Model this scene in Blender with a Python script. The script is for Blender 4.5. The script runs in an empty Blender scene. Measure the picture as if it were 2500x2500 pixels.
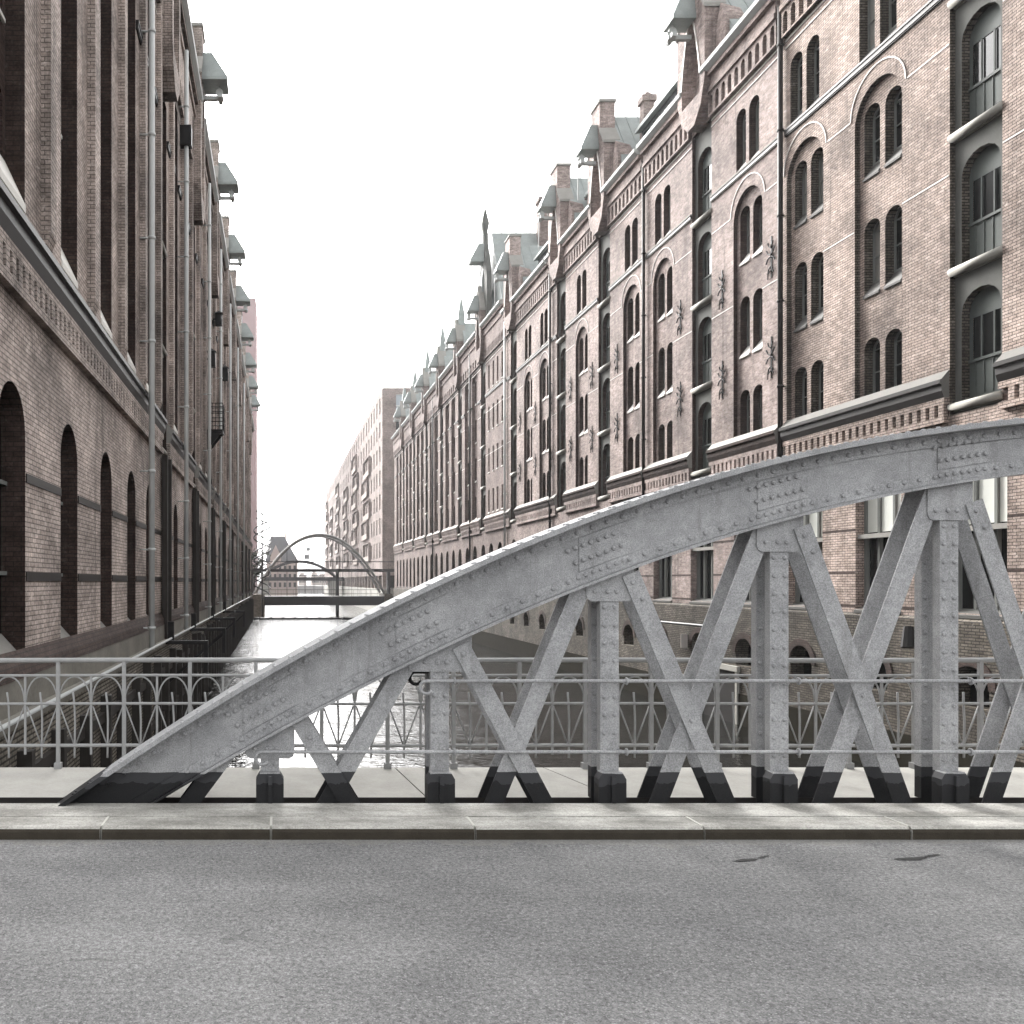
import bpy, math, random
import numpy as np
from mathutils import Vector
from mathutils.geometry import tessellate_polygon
random.seed(7)
R = math.radians
sc = bpy.context.scene
col = sc.collection

# ------------------------------------------------------------------ camera, sky, sun, exposure
# the eye is the origin: +Y along the canal, +X to the right, heights relative to the eye
cam = bpy.data.cameras.new('camera'); camo = bpy.data.objects.new('camera', cam); col.objects.link(camo)
FPX = 2200.0                      # focal length in photograph pixels (photo is 2500 wide)
cam.sensor_width = 36; cam.lens = 36 * FPX / 2500
cam.shift_x = (1250 - 680) / 2500; cam.shift_y = (1420 - 1250) / 2500
cam.clip_start = 0.05; cam.clip_end = 6000
camo.location = (0, 0, 0); camo.rotation_euler = (R(90), 0, 0)
sc.camera = camo

SUN_EL, SUN_AZ = 33.0, -17.0      # azimuth from +Y towards +X
world = bpy.data.worlds.new('World'); sc.world = world; world.use_nodes = True
nt = world.node_tree; nt.nodes.clear()
sky = nt.nodes.new('ShaderNodeTexSky'); sky.sky_type = 'NISHITA'; sky.sun_disc = False
sky.sun_elevation = R(SUN_EL); sky.sun_rotation = R(SUN_AZ)
sky.air_density = 1.0; sky.dust_density = 6.0; sky.ozone_density = 1.0
hs = nt.nodes.new('ShaderNodeHueSaturation'); hs.inputs['Saturation'].default_value = 0.06
bg = nt.nodes.new('ShaderNodeBackground'); bg.inputs['Strength'].default_value = 0.15
wo = nt.nodes.new('ShaderNodeOutputWorld')
nt.links.new(sky.outputs[0], hs.inputs['Color']); nt.links.new(hs.outputs[0], bg.inputs['Color']); nt.links.new(bg.outputs[0], wo.inputs[0])
sun = bpy.data.lights.new('sun', 'SUN'); sun.energy = 1.5; sun.angle = R(18); sun.color = (1, .97, .93)
suno = bpy.data.objects.new('sun', sun); col.objects.link(suno)
sd = Vector((math.sin(R(SUN_AZ)) * math.cos(R(SUN_EL)), math.cos(R(SUN_AZ)) * math.cos(R(SUN_EL)), math.sin(R(SUN_EL))))
suno.rotation_euler = sd.to_track_quat('Z', 'Y').to_euler(); suno.location = (0, 0, 60)
sc.view_settings.view_transform = 'Standard'; sc.view_settings.look = 'None'
sc.view_settings.gamma = 1; sc.view_settings.use_curve_mapping = False
sc.view_settings.exposure = 2.3
sc.render.engine = 'CYCLES'
sc.cycles.use_denoising = True
sc.cycles.max_bounces = 6; sc.cycles.diffuse_bounces = 3; sc.cycles.glossy_bounces = 3
sc.cycles.volume_bounces = 0; sc.cycles.caustics_reflective = False; sc.cycles.caustics_refractive = False

WATER = -5.3                      # water below the eye
ROAD, KERB = -1.65, -1.57

# ------------------------------------------------------------------ materials
class NT:
    def __init__(s, name):
        s.m = bpy.data.materials.new(name); s.m.use_nodes = True
        s.t = s.m.node_tree; s.b = s.t.nodes['Principled BSDF']
    def n(s, typ, **kw):
        o = s.t.nodes.new('ShaderNode' + typ)
        for k, v in kw.items(): setattr(o, k, v)
        return o
    def l(s, a, b): s.t.links.new(a, b)
    def math(s, op, a, b=None, c=None):
        o = s.n('Math', operation=op)
        for i, v in enumerate((a, b, c)):
            if v is None: continue
            if isinstance(v, (int, float)): o.inputs[i].default_value = v
            else: s.l(v, o.inputs[i])
        return o.outputs[0]
    def mix(s, fac, a, b, mode='MIX'):
        o = s.n('Mix', data_type='RGBA', blend_type=mode)
        for sock, v in ((o.inputs[0], fac), (o.inputs[6], a), (o.inputs[7], b)):
            if isinstance(v, (int, float)): sock.default_value = v
            elif isinstance(v, (tuple, list)): sock.default_value = tuple(v) + (1,) * (4 - len(v))
            else: s.l(v, sock)
        return o.outputs[2]
    def noise(s, vec, scale, detail=4, rough=.6):
        o = s.n('TexNoise'); o.inputs['Scale'].default_value = scale
        o.inputs['Detail'].default_value = detail; o.inputs['Roughness'].default_value = rough
        if vec is not None: s.l(vec, o.inputs['Vector'])
        return o.outputs['Fac']
    def ramp(s, fac, p0, p1, c0=(0, 0, 0), c1=(1, 1, 1)):
        o = s.n('ValToRGB'); e = o.color_ramp.elements
        e[0].position = p0; e[1].position = p1; e[0].color = tuple(c0) + (1,); e[1].color = tuple(c1) + (1,)
        s.l(fac, o.inputs[0]); return o.outputs[0]
    def pos(s): return s.n('NewGeometry').outputs['Position']
    def scale(s, vec, sx, sy, sz):
        o = s.n('VectorMath', operation='MULTIPLY'); s.l(vec, o.inputs[0]); o.inputs[1].default_value = (sx, sy, sz)
        return o.outputs[0]
    def bump(s, h, strength, dist):
        o = s.n('Bump'); o.inputs['Strength'].default_value = strength; o.inputs['Distance'].default_value = dist
        s.l(h, o.inputs['Height']); s.l(o.outputs[0], s.b.inputs['Normal'])

def plain(name, c, rough=.7, var=.25, nscale=4, bump=0., spec=.12, metal=0.):
    k = NT(name); p = k.pos()
    f = k.noise(p, nscale, 5, .65)
    f2 = k.noise(p, nscale * 14, 2, .6)
    v = k.math('ADD', k.math('MULTIPLY', f, .7), k.math('MULTIPLY', f2, .3))
    colr = k.mix(v, tuple(x * (1 - var) for x in c), tuple(min(1, x * (1 + var)) for x in c))
    k.l(colr, k.b.inputs['Base Color']); k.b.inputs['Roughness'].default_value = rough
    k.b.inputs['Specular IOR Level'].default_value = spec; k.b.inputs['Metallic'].default_value = metal
    if bump: k.bump(f2, bump, .01)
    return k.m

def brick(name, c1, c2, mortar, stain=.55, speck=.25, row=.077, wid=.24, msize=.009, streak=.5, bump=.35):
    k = NT(name); g = k.n('NewGeometry'); p = g.outputs['Position']
    sp = k.n('SeparateXYZ'); k.l(p, sp.inputs[0])
    sn = k.n('SeparateXYZ'); k.l(g.outputs['True Normal'], sn.inputs[0])
    isx = k.math('GREATER_THAN', k.math('ABSOLUTE', sn.outputs[0]), k.math('ABSOLUTE', sn.outputs[1]))
    h = k.math('ADD', k.math('MULTIPLY', sp.outputs[1], isx), k.math('MULTIPLY', sp.outputs[0], k.math('SUBTRACT', 1., isx)))
    cb = k.n('CombineXYZ'); k.l(h, cb.inputs[0]); k.l(sp.outputs[2], cb.inputs[1])
    bt = k.n('TexBrick'); k.l(cb.outputs[0], bt.inputs['Vector'])
    bt.inputs['Color1'].default_value = tuple(c1) + (1,); bt.inputs['Color2'].default_value = tuple(c2) + (1,)
    bt.inputs['Mortar'].default_value = tuple(mortar) + (1,)
    bt.inputs['Scale'].default_value = 1; bt.inputs['Mortar Size'].default_value = msize
    bt.inputs['Mortar Smooth'].default_value = .2; bt.inputs['Brick Width'].default_value = wid
    bt.inputs['Row Height'].default_value = row; bt.inputs['Bias'].default_value = 0
    c = bt.outputs['Color']
    n1 = k.noise(p, .45, 6, .65)
    c = k.mix(1., c, k.ramp(n1, .32, .68, (1 - stain * .8,) * 3, (1 + stain * .25,) * 3), 'MULTIPLY')
    st = k.noise(k.scale(p, 3.0, 3.0, .16), 1.0, 5, .7)
    c = k.mix(k.math('MULTIPLY', k.ramp(st, .55, .75), streak), c, (.05, .042, .038))
    vo = k.noise(k.scale(p, 1, 1, 2.2), 4.5, 3, .7)
    c = k.mix(k.math('MULTIPLY', k.ramp(vo, .60, .72), speck), c, (.62, .55, .50))
    fine = k.noise(p, 26, 2, .7)
    med = k.noise(k.scale(p, 1, 1, 1.6), 3.2, 4, .75)
    c = k.mix(1., c, k.ramp(med, .3, .7, (.66,) * 3, (1.30,) * 3), 'MULTIPLY')
    c = k.mix(1., c, k.ramp(fine, .3, .7, (.72,) * 3, (1.24,) * 3), 'MULTIPLY')
    k.l(c, k.b.inputs['Base Color']); k.b.inputs['Roughness'].default_value = .85
    k.b.inputs['Specular IOR Level'].default_value = .1
    hgt = k.math('SUBTRACT', k.math('MULTIPLY', fine, .5), bt.outputs['Fac'])
    k.bump(hgt, bump, .012)
    return k.m

M = {}
M['brick_rose'] = brick('rose_brick', (.245, .186, .168), (.375, .30, .275), (.30, .267, .253), stain=.7, streak=.62)
M['brick_tan'] = brick('tan_brick', (.315, .245, .21), (.45, .362, .318), (.075, .063, .056), speck=.35, stain=.7, streak=.6)
M['brick_far'] = brick('far_brick', (.165, .122, .11), (.235, .18, .163), (.19, .163, .153), speck=.1)
M['brick_left'] = brick('weathered_brick', (.40, .332, .295), (.54, .455, .41), (.16, .135, .12), stain=.85, speck=.45, streak=.8)
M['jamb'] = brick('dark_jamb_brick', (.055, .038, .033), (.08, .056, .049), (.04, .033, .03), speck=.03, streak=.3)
M['rail'] = plain('grey_rail', (.275, .275, .272), .55, .35, 9)
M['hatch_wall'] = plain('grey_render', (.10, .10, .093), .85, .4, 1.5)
M['brick_slot'] = brick('dark_brick_and_shade', (.045, .03, .026), (.065, .043, .037), (.03, .024, .021), speck=.05)  # dark brick that also paints shade into slots, reveals and frieze niches
M['quay_brick'] = brick('quay_brick', (.15, .135, .11), (.24, .215, .18), (.05, .045, .04), stain=.8, speck=.1, bump=.8, msize=.016)
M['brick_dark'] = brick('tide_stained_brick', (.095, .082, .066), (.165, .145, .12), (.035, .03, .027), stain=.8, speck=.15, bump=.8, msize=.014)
M['brick_modern'] = brick('modern_brick', (.25, .205, .188), (.30, .245, .225), (.24, .21, .195), speck=0, streak=.1)
M['sill_pale'] = plain('pale_sandstone', (.62, .60, .56), .8, .15)
M['sill_slate'] = plain('slate_sill', (.085, .082, .077), .7, .2)
M['band_white'] = plain('white_glazed_band', (.44, .41, .385), .6, .1)
M['ledge_pale'] = plain('pale_ledge', (.25, .24, .222), .8, .3, 2)
M['copper'] = plain('weathered_copper', (.25, .27, .262), .6, .45, 1.6)
M['slate'] = plain('dark_slate', (.07, .075, .08), .6, .3)
M['gutter'] = plain('grey_gutter', (.36, .37, .36), .55, .2)
M['iron_black'] = plain('black_iron', (.018, .017, .017), .55, .3)
M['pipe_pale'] = plain('pale_pipe', (.50, .51, .50), .5, .15)
M['pipe_dark'] = plain('dark_pipe', (.022, .019, .018), .5, .2)
M['door_green'] = plain('grey_green_door', (.075, .084, .078), .6, .4, 2)
M['win_frame'] = plain('window_paint', (.17, .175, .165), .6, .2)
M['win_light'] = plain('light_window_paint', (.55, .56, .54), .6, .1)
M['shutter'] = plain('white_blind', (.70, .71, .66), .7, .1)
M['concrete'] = plain('quay_concrete', (.33, .32, .29), .85, .35, 1.5, .3)
M['stained_stone'] = plain('stained_stone', (.17, .16, .14), .9, .75, 1.1, .4, .1)
M['concrete_dim'] = plain('dim_ledge_stone', (.14, .135, .125), .85, .4, 1.5)
M['blind_dim'] = plain('drawn_blind', (.20, .195, .18), .8, .2)
M['tide'] = plain('tide_slime', (.022, .020, .015), .95, .6, 2.5, .5, .02)
M['timber'] = plain('black_timber', (.035, .031, .028), .8, .4)
M['slab_pale'] = plain('footpath_slab', (.355, .345, .318), .85, .4, 3, .3)
M['kerb_front'] = plain('grimy_shaded_stone', (.042, .036, .028), .9, .6, 9, .5)  # grime, with the shade of the front face painted in too
M['mortar'] = plain('pale_mortar', (.50, .49, .45), .8, .3, 14)
M['tar'] = plain('tar', (.045, .044, .043), .8, .4, 30)
M['trench'] = plain('trench_black', (.025, .023, .022), .9, .3)  # near-black, also stands for the gap's shade along the slabs
M['bridge_dark'] = plain('dark_bridge_steel', (.03, .028, .03), .6, .3)
M['bridge_pale'] = plain('pale_bridge_arch', (.24, .24, .235), .6, .15)
M['far_stone'] = plain('far_plaster', (.34, .29, .26), .85, .2, .3)
M['tower'] = plain('red_tower_brick', (.28, .19, .19), .8, .15, .3)
M['leaf'] = plain('leaf', (.05, .055, .04), .7, .4, 2)
M['bark'] = plain('bark', (.06, .05, .045), .9, .3)
M['land'] = plain('far_ground', (.22, .21, .2), .9, .2, .05)

def glass(name, c, rough):
    k = NT(name); k.b.inputs['Base Color'].default_value = c + (1,); k.b.inputs['Roughness'].default_value = rough
    k.b.inputs['Specular IOR Level'].default_value = .2
    n = k.noise(k.pos(), 1.3, 1); k.bump(n, .1, .02)
    return k.m
M['glass'] = glass('dark_glass', (.012, .013, .013), .12)
M['glass_sky'] = glass('bluish_glass', (.33, .37, .40), .2)

def steel():
    k = NT('grey_bridge_paint'); p = k.pos(); sp = k.n('SeparateXYZ'); k.l(p, sp.inputs[0])
    n = k.noise(p, 2.2, 6, .7); fine = k.noise(p, 120, 3, .75)
    c = k.mix(k.ramp(n, .3, .7), (.235, .236, .24), (.375, .375, .378))
    gr = k.noise(p, 17, 5, .8); c = k.mix(1., c, k.ramp(gr, .3, .7, (.84,) * 3, (1.13,) * 3), 'MULTIPLY')
    ru = k.noise(p, 3.3, 6, .8); c = k.mix(k.math('MULTIPLY', k.ramp(ru, .66, .74), .5), c, (.10, .085, .072))
    c = k.mix(1., c, k.ramp(fine, .3, .7, (.58,) * 3, (1.42,) * 3), 'MULTIPLY')
    st = k.noise(k.scale(p, 9, 9, .7), 1., 5, .7)
    c = k.mix(k.math('MULTIPLY', k.ramp(st, .55, .75), .5), c, (.11, .105, .10))
    wob = k.math('MULTIPLY', k.math('SUBTRACT', k.noise(p, 5, 3), .5), .018)
    low = k.math('LESS_THAN', k.math('ADD', sp.outputs[2], wob), KERB + .205)
    mid = k.math('LESS_THAN', k.math('ADD', sp.outputs[2], k.math('MULTIPLY', k.math('SUBTRACT', k.noise(p, 9, 3), .5), .10)), KERB + .13)
    c = k.mix(low, c, (.045, .045, .048)); c = k.mix(mid, c, k.mix(fine, (.008, .008, .009), (.03, .03, .031)))
    k.l(c, k.b.inputs['Base Color']); k.b.inputs['Roughness'].default_value = .55
    k.b.inputs['Specular IOR Level'].default_value = .12
    k.bump(k.math('ADD', fine, n), .25, .004)
    return k.m
M['steel'] = steel()

def asphalt():
    k = NT('worn_asphalt'); p = k.pos()
    fine = k.noise(p, 150, 3, .8); mid = k.noise(p, 40, 3, .7); big = k.noise(p, .9, 5, .65)
    bh = k.noise(k.scale(p, .5, 1.6, 1), 1.3, 4, .6)
    c = k.mix(k.ramp(big, .3, .7), (.135, .134, .134), (.215, .213, .21)); c = k.mix(1., c, k.ramp(bh, .32, .68, (.88,) * 3, (1.10,) * 3), 'MULTIPLY')
    c = k.mix(1., c, k.ramp(mid, .3, .7, (.60,) * 3, (1.42,) * 3), 'MULTIPLY')
    c = k.mix(1., c, k.ramp(fine, .32, .68, (.45,) * 3, (1.6,) * 3), 'MULTIPLY')
    vo = k.n('TexVoronoi'); vo.inputs['Scale'].default_value = 48; k.l(p, vo.inputs['Vector'])
    c = k.mix(k.math('MULTIPLY', k.math('LESS_THAN', vo.outputs['Distance'], .2), .6), c, (.38, .38, .37))
    sx = k.n('SeparateXYZ'); k.l(p, sx.inputs[0])
    wr = k.n('VectorMath', operation='ADD'); k.l(p, wr.inputs[0]); nz = k.n('TexNoise'); nz.inputs['Scale'].default_value = 3.; k.l(p, nz.inputs['Vector'])
    sc_ = k.n('VectorMath', operation='SCALE'); k.l(nz.outputs['Color'], sc_.inputs[0]); sc_.inputs['Scale'].default_value = .5; k.l(sc_.outputs[0], wr.inputs[1])
    ve = k.n('TexVoronoi', feature='DISTANCE_TO_EDGE'); ve.inputs['Scale'].default_value = .55; k.l(wr.outputs[0], ve.inputs['Vector'])
    cr = k.math('MULTIPLY', k.math('LESS_THAN', ve.outputs['Distance'], .0045), k.ramp(k.noise(p, .8, 3), .56, .62))
    c = k.mix(k.math('MULTIPLY', cr, .3), c, (.05, .05, .05))
    gut = k.math('GREATER_THAN', k.math('ADD', sx.outputs[1], k.math('MULTIPLY', k.math('SUBTRACT', k.noise(p, 4, 4, .7), .5), .5)), 5.66)
    c = k.mix(k.math('MULTIPLY', gut, .45), c, k.mix(k.noise(p, 60, 2, .8), (.10, .095, .085), (.36, .35, .32)))
    sp = k.noise(p, 5.5, 2, .5)
    c = k.mix(k.math('MULTIPLY', k.ramp(sp, .72, .80), .4), c, (.05, .05, .05))
    k.l(c, k.b.inputs['Base Color']); k.b.inputs['Roughness'].default_value = .9
    k.b.inputs['Specular IOR Level'].default_value = .1
    k.bump(k.math('ADD', fine, mid), .7, .008)
    return k.m
M['asphalt'] = asphalt()

def kerbmat():
    k = NT('kerb_granite'); p = k.pos()
    fine = k.noise(p, 90, 3, .8); big = k.noise(k.scale(p, 1, 3, 1), 1.6, 5, .6)
    c = k.mix(k.ramp(big, .35, .65), (.22, .212, .19), (.43, .418, .385))
    m2 = k.noise(p, 22, 4, .8); c = k.mix(1., c, k.ramp(m2, .3, .7, (.74,) * 3, (1.2,) * 3), 'MULTIPLY')
    c = k.mix(1., c, k.ramp(fine, .3, .7, (.62,) * 3, (1.32,) * 3), 'MULTIPLY')
    k.l(c, k.b.inputs['Base Color']); k.b.inputs['Roughness'].default_value = .85
    k.bump(fine, .4, .005)
    return k.m
M['kerb'] = kerbmat()

def water():
    k = NT('rippled_water'); p = k.pos()
    k.b.inputs['Base Color'].default_value = (.008, .008, .007, 1); k.b.inputs['Roughness'].default_value = .05
    k.b.inputs['IOR'].default_value = 1.33
    a = k.noise(k.scale(p, .30, 1.0, 1), 1.35, 4, .6); b = k.noise(k.scale(p, .4, 1.2, 1), 4.5, 3, .6)
    c_ = k.noise(k.scale(p, .22, 1.0, 1), .42, 3, .55)
    k.bump(k.math('ADD', k.math('MULTIPLY', c_, 2.6), k.math('ADD', a, k.math('MULTIPLY', b, .8))), 1.0, .085)
    return k.m
M['water'] = water()

# ------------------------------------------------------------------ mesh helpers
class MB:
    def __init__(s): s.v, s.f, s.m = [], [], []
    def face(s, pts, mi=0):
        i = len(s.v); s.v.extend(tuple(p) for p in pts); s.f.append(tuple(range(i, i + len(pts)))); s.m.append(mi)
    def box(s, x0, x1, y0, y1, z0, z1, mi=0):
        i = len(s.v)
        s.v += [(x0, y0, z0), (x1, y0, z0), (x1, y1, z0), (x0, y1, z0), (x0, y0, z1), (x1, y0, z1), (x1, y1, z1), (x0, y1, z1)]
        for f in ((0, 3, 2, 1), (4, 5, 6, 7), (0, 1, 5, 4), (1, 2, 6, 5), (2, 3, 7, 6), (3, 0, 4, 7)):
            s.f.append(tuple(i + q for q in f)); s.m.append(mi)
    def fbox(s, fn, u0, u1, w0, w1, v0, v1, mi=0):
        i = len(s.v)
        s.v += [tuple(fn(*q)) for q in ((u0, w0, v0), (u1, w0, v0), (u1, w1, v0), (u0, w1, v0), (u0, w0, v1), (u1, w0, v1), (u1, w1, v1), (u0, w1, v1))]
        for f in ((0, 3, 2, 1), (4, 5, 6, 7), (0, 1, 5, 4), (1, 2, 6, 5), (2, 3, 7, 6), (3, 0, 4, 7)):
            s.f.append(tuple(i + q for q in f)); s.m.append(mi)
    def prism(s, loop, fn, a, b, mi=0, caps=True):
        n = len(loop); i = len(s.v)
        s.v += [tuple(fn(p, a)) for p in loop] + [tuple(fn(p, b)) for p in loop]
        for k in range(n):
            j = (k + 1) % n; s.f.append((i + k, i + j, i + n + j, i + n + k)); s.m.append(mi)
        if caps:
            s.f.append(tuple(range(i + n - 1, i - 1, -1))); s.m.append(mi)
            s.f.append(tuple(range(i + n, i + 2 * n))); s.m.append(mi)
    def tess(s, loops, fn, mi=0):
        vl = [[Vector((p[0], p[1], 0)) for p in L] for L in loops]
        tris = tessellate_polygon(vl); flat = [p for L in loops for p in L]; i = len(s.v)
        s.v += [tuple(fn(p)) for p in flat]
        for t in tris: s.f.append(tuple(i + q for q in t)); s.m.append(mi)
    def tube(s, p0, p1, r, n=8, mi=0, r1=None):
        p0, p1 = Vector(p0), Vector(p1); d = (p1 - p0).normalized()
        a = d.orthogonal().normalized(); b = d.cross(a); r1 = r if r1 is None else r1; i = len(s.v)
        for p, rr in ((p0, r), (p1, r1)):
            for k in range(n):
                t = 2 * math.pi * k / n; s.v.append(tuple(p + (a * math.cos(t) + b * math.sin(t)) * rr))
        for k in range(n):
            j = (k + 1) % n; s.f.append((i + k, i + j, i + n + j, i + n + k)); s.m.append(mi)
        s.f.append(tuple(range(i + n - 1, i - 1, -1))); s.f.append(tuple(range(i + n, i + 2 * n))); s.m += [mi, mi]
    def path(s, pts, r, n=6, mi=0):
        pts = [Vector(p) for p in pts]; i = len(s.v); m = len(pts)
        ref = None
        for q, p in enumerate(pts):
            d = (pts[min(q + 1, m - 1)] - pts[max(q - 1, 0)]).normalized()
            if ref is None: ref = d.orthogonal().normalized()
            a = (ref - d * ref.dot(d)).normalized(); ref = a; b = d.cross(a)
            for k in range(n):
                t = 2 * math.pi * k / n; s.v.append(tuple(p + (a * math.cos(t) + b * math.sin(t)) * r))
        for q in range(m - 1):
            for k in range(n):
                j = (k + 1) % n; s.f.append((i + q * n + k, i + q * n + j, i + (q + 1) * n + j, i + (q + 1) * n + k)); s.m.append(mi)
        s.f.append(tuple(range(i + n - 1, i - 1, -1))); s.f.append(tuple(range(i + (m - 1) * n, i + m * n))); s.m += [mi, mi]
    def mesh(s, name, mats, smooth=False):
        me = bpy.data.meshes.new(name); me.from_pydata(s.v, [], s.f)
        for m in (mats if isinstance(mats, (list, tuple)) else [mats]): me.materials.append(M[m])
        me.polygons.foreach_set('material_index', s.m)
        if smooth: me.polygons.foreach_set('use_smooth', [True] * len(s.f))
        me.update(); return me
    def build(s, name, mats, parent=None, smooth=False, label=None):
        return place(name, s.mesh(name, mats, smooth), parent, label=label)

def wloc(o):
    v = Vector(o.location)
    return v + wloc(o.parent) if o.parent else v
def place(name, me, parent=None, at=(0, 0, 0), label=None):
    o = bpy.data.objects.new(name, me); col.objects.link(o)
    if parent is not None:
        o.parent = parent; o.location = Vector(at) - wloc(parent)
    else: o.location = at
    if label: o['label'] = label
    return o
def thing(name, label, cat, loc, group=None):
    o = bpy.data.objects.new(name, None); o.empty_display_size = .3; col.objects.link(o); o.location = loc
    o['label'] = label; o['category'] = cat
    if group: o['group'] = group
    return o
def struct(o, kind='structure'): o['kind'] = kind; return o

def arch(uc, w, v0, vs, rise, n=10, pointed=False):
    """closed loop: bottom left, bottom right, then the arch from right to left"""
    h = w / 2; L = [(uc - h, v0), (uc + h, v0)]
    if rise <= 0: return L + [(uc + h, vs), (uc - h, vs)]
    for k in range(n + 1):
        if pointed:
            t = -1 + 2 * k / n; a = abs(t)
            L.append((uc - h * t, vs + rise * (1 - a ** 1.7)))
        else:
            t = math.pi * k / n; L.append((uc + h * math.cos(t), vs + rise * math.sin(t)))
    return L
def rect(u0, u1, v0, v1): return [(u0, v0), (u1, v0), (u1, v1), (u0, v1)]

# ------------------------------------------------------------------ setting: water, land, road, kerb, footpath
mb = MB(); mb.box(-1400, 1400, -60, 2900, WATER - .5, WATER); struct(mb.build('water', 'water'))
mb = MB(); mb.box(-1400, -30, 20, 2900, WATER - .4, -1.9); mb.box(45, 1400, 20, 2900, WATER - .4, -1.9); mb.box(-30, 45, 420, 2900, WATER - .4, -1.9)
struct(mb.build('ground', 'land'))
mb = MB(); mb.box(-60, 60, -9, 5.76, -2.4, ROAD); struct(mb.build('road', 'asphalt'))
mb = MB(); mb.box(-60, 60, 5.764, 6.62, -2.4, -1.86); struct(mb.build('trench_floor', 'trench'))
# kerb of separate stones with pale mortar in the joints
kr = bpy.data.objects.new('kerb', None); col.objects.link(kr); kr.location = (0, 5.9, ROAD); kr['kind'] = 'structure'
jx = [(257 - 680) / 372., (662 - 680) / 372., (1148 - 680) / 372., (1694 - 680) / 372., (2187 - 680) / 372.]
xs = [jx[0] - 1.25 * k for k in range(6, 0, -1)] + jx + [jx[-1] + 1.35 * k for k in range(1, 7)]
for a, b in zip(xs[:-1], xs[1:]):
    mb = MB(); g = .007
    dy, dz = random.uniform(-.006, .004), random.uniform(-.006, .0)
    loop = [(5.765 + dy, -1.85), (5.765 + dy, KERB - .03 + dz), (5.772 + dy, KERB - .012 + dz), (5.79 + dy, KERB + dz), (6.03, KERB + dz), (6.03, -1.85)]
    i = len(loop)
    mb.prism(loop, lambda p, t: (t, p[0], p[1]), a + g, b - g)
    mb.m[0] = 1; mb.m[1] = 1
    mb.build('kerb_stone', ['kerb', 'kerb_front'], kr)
    sk = random.uniform(-.02, .02)
    mb = MB(); mb.box(b - g - .001, b + g + .001, 5.80, 6.02, -1.84, KERB + .001); mb.build('mortar_joint', 'mortar', kr)
mb = MB(); mb.box(-60, 60, 6.037, 6.385, -2.2, KERB); struct(mb.build('pavement', 'kerb'))
# footpath slabs behind the truss
fp = bpy.data.objects.new('footpath', None); col.objects.link(fp); fp.location = (0, 7.2, -1.6); fp['kind'] = 'structure'
PZ = -1.60; PY0, PY1 = 6.67, 7.76
def sxz(s, y, d): return ((s - 680) * d / FPX, (1420 - y) * d / FPX)
cuts = [(-9, -9), (-4.2, -4.0), (-1.6, -1.3), (1.10, 1.0), (2.5, 2.28), (4.0, 4.1), (6.2, 6.4), (9, 9.2), (12, 12), (17.5, 17.5)]
for (a0, a1), (b0, b1) in zip(cuts[:-1], cuts[1:]):
    mb = MB(); g = .006
    mb.prism([(a0 + g, PY0), (b0 - g, PY0), (b1 - g, PY1), (a1 + g, PY1)], lambda p, t: (p[0], p[1], t), PZ - .25, PZ)
    mb.build('footpath_slab', 'slab_pale', fp)
mb = MB(); mb.box(-9, 17.5, PY0 - .016, PY0 - .002, -1.95, PZ + .004); mb.build('gap_shade_strip', 'trench', fp)  # black strip that paints in the dark gap before the slabs
mb = MB(); mb.box(-9, 17.5, PY0 + .02, PY1 - .02, -2.3, PZ - .26); struct(mb.build('deck_beam', 'bridge_dark'))
for cx, cy, ln, dp in ((2.76, 5.33, .20, .05), (2.9, 5.39, .09, .03), (3.78, 5.36, .27, .06), (3.93, 5.42, .14, .03)):
    n = 18; L = []
    for q in range(n):
        t = 2 * math.pi * q / n; r = random.uniform(.6, 1.05); L.append((cx + ln / 2 * r * math.cos(t), cy + dp / 2 * r * math.sin(t) + .02 * math.cos(t)))
    mb = MB(); mb.face([(x, y, ROAD + .004) for x, y in L]); struct(mb.build('tar_patch', 'tar'))

# ------------------------------------------------------------------ foreground truss
D0 = 6.45                                   # depth of the front plates
def W(s, y, d=D0): return Vector(((s - 680) * D0 / FPX, d, (1420 - y) * D0 / FPX))
tp = np.array([(218, 1916), (330, 1829), (425, 1767), (562, 1686), (700, 1612), (906, 1495), (1122, 1397), (1286, 1309), (1473, 1243), (1600, 1207), (1699, 1174), (1901, 1117), (2281, 1050)], float)
bp = np.array([(381, 1956), (490, 1894), (580, 1843), (743, 1747), (888, 1669), (1009, 1617), (1146, 1552), (1294, 1494), (1600, 1361), (1763, 1311), (1962, 1262), (2277, 1190)], float)
ptop = np.polyfit((tp[:, 0] - 1200) / 1000, tp[:, 1], 3); pbot = np.polyfit((bp[:, 0] - 1200) / 1000, bp[:, 1], 3)
APEX = 659 + 415.3 * 6            # crown of the arch; the far half mirrors the near one
def curve(p, s):
    if s > APEX: s = 2 * APEX - s
    if s <= 2250: return float(np.polyval(p, (s - 1200) / 1000))
    y0 = float(np.polyval(p, 1.05)); m = (y0 - float(np.polyval(p, 1.045))) / 5
    t = s - 2250; return y0 + m * t - m * t * t / (2 * (APEX - 2250))
def ytop(s): return curve(ptop, s)
def ybot(s): return curve(pbot, s)
truss = thing('truss_bridge', 'grey riveted steel arch truss of a road bridge with black painted feet', 'bridge', (2.0, D0, KERB))
S0 = 120; S1 = 2 * APEX - S0
ss = [S0 + (S1 - S0) * k / 200 for k in range(201)]
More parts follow.
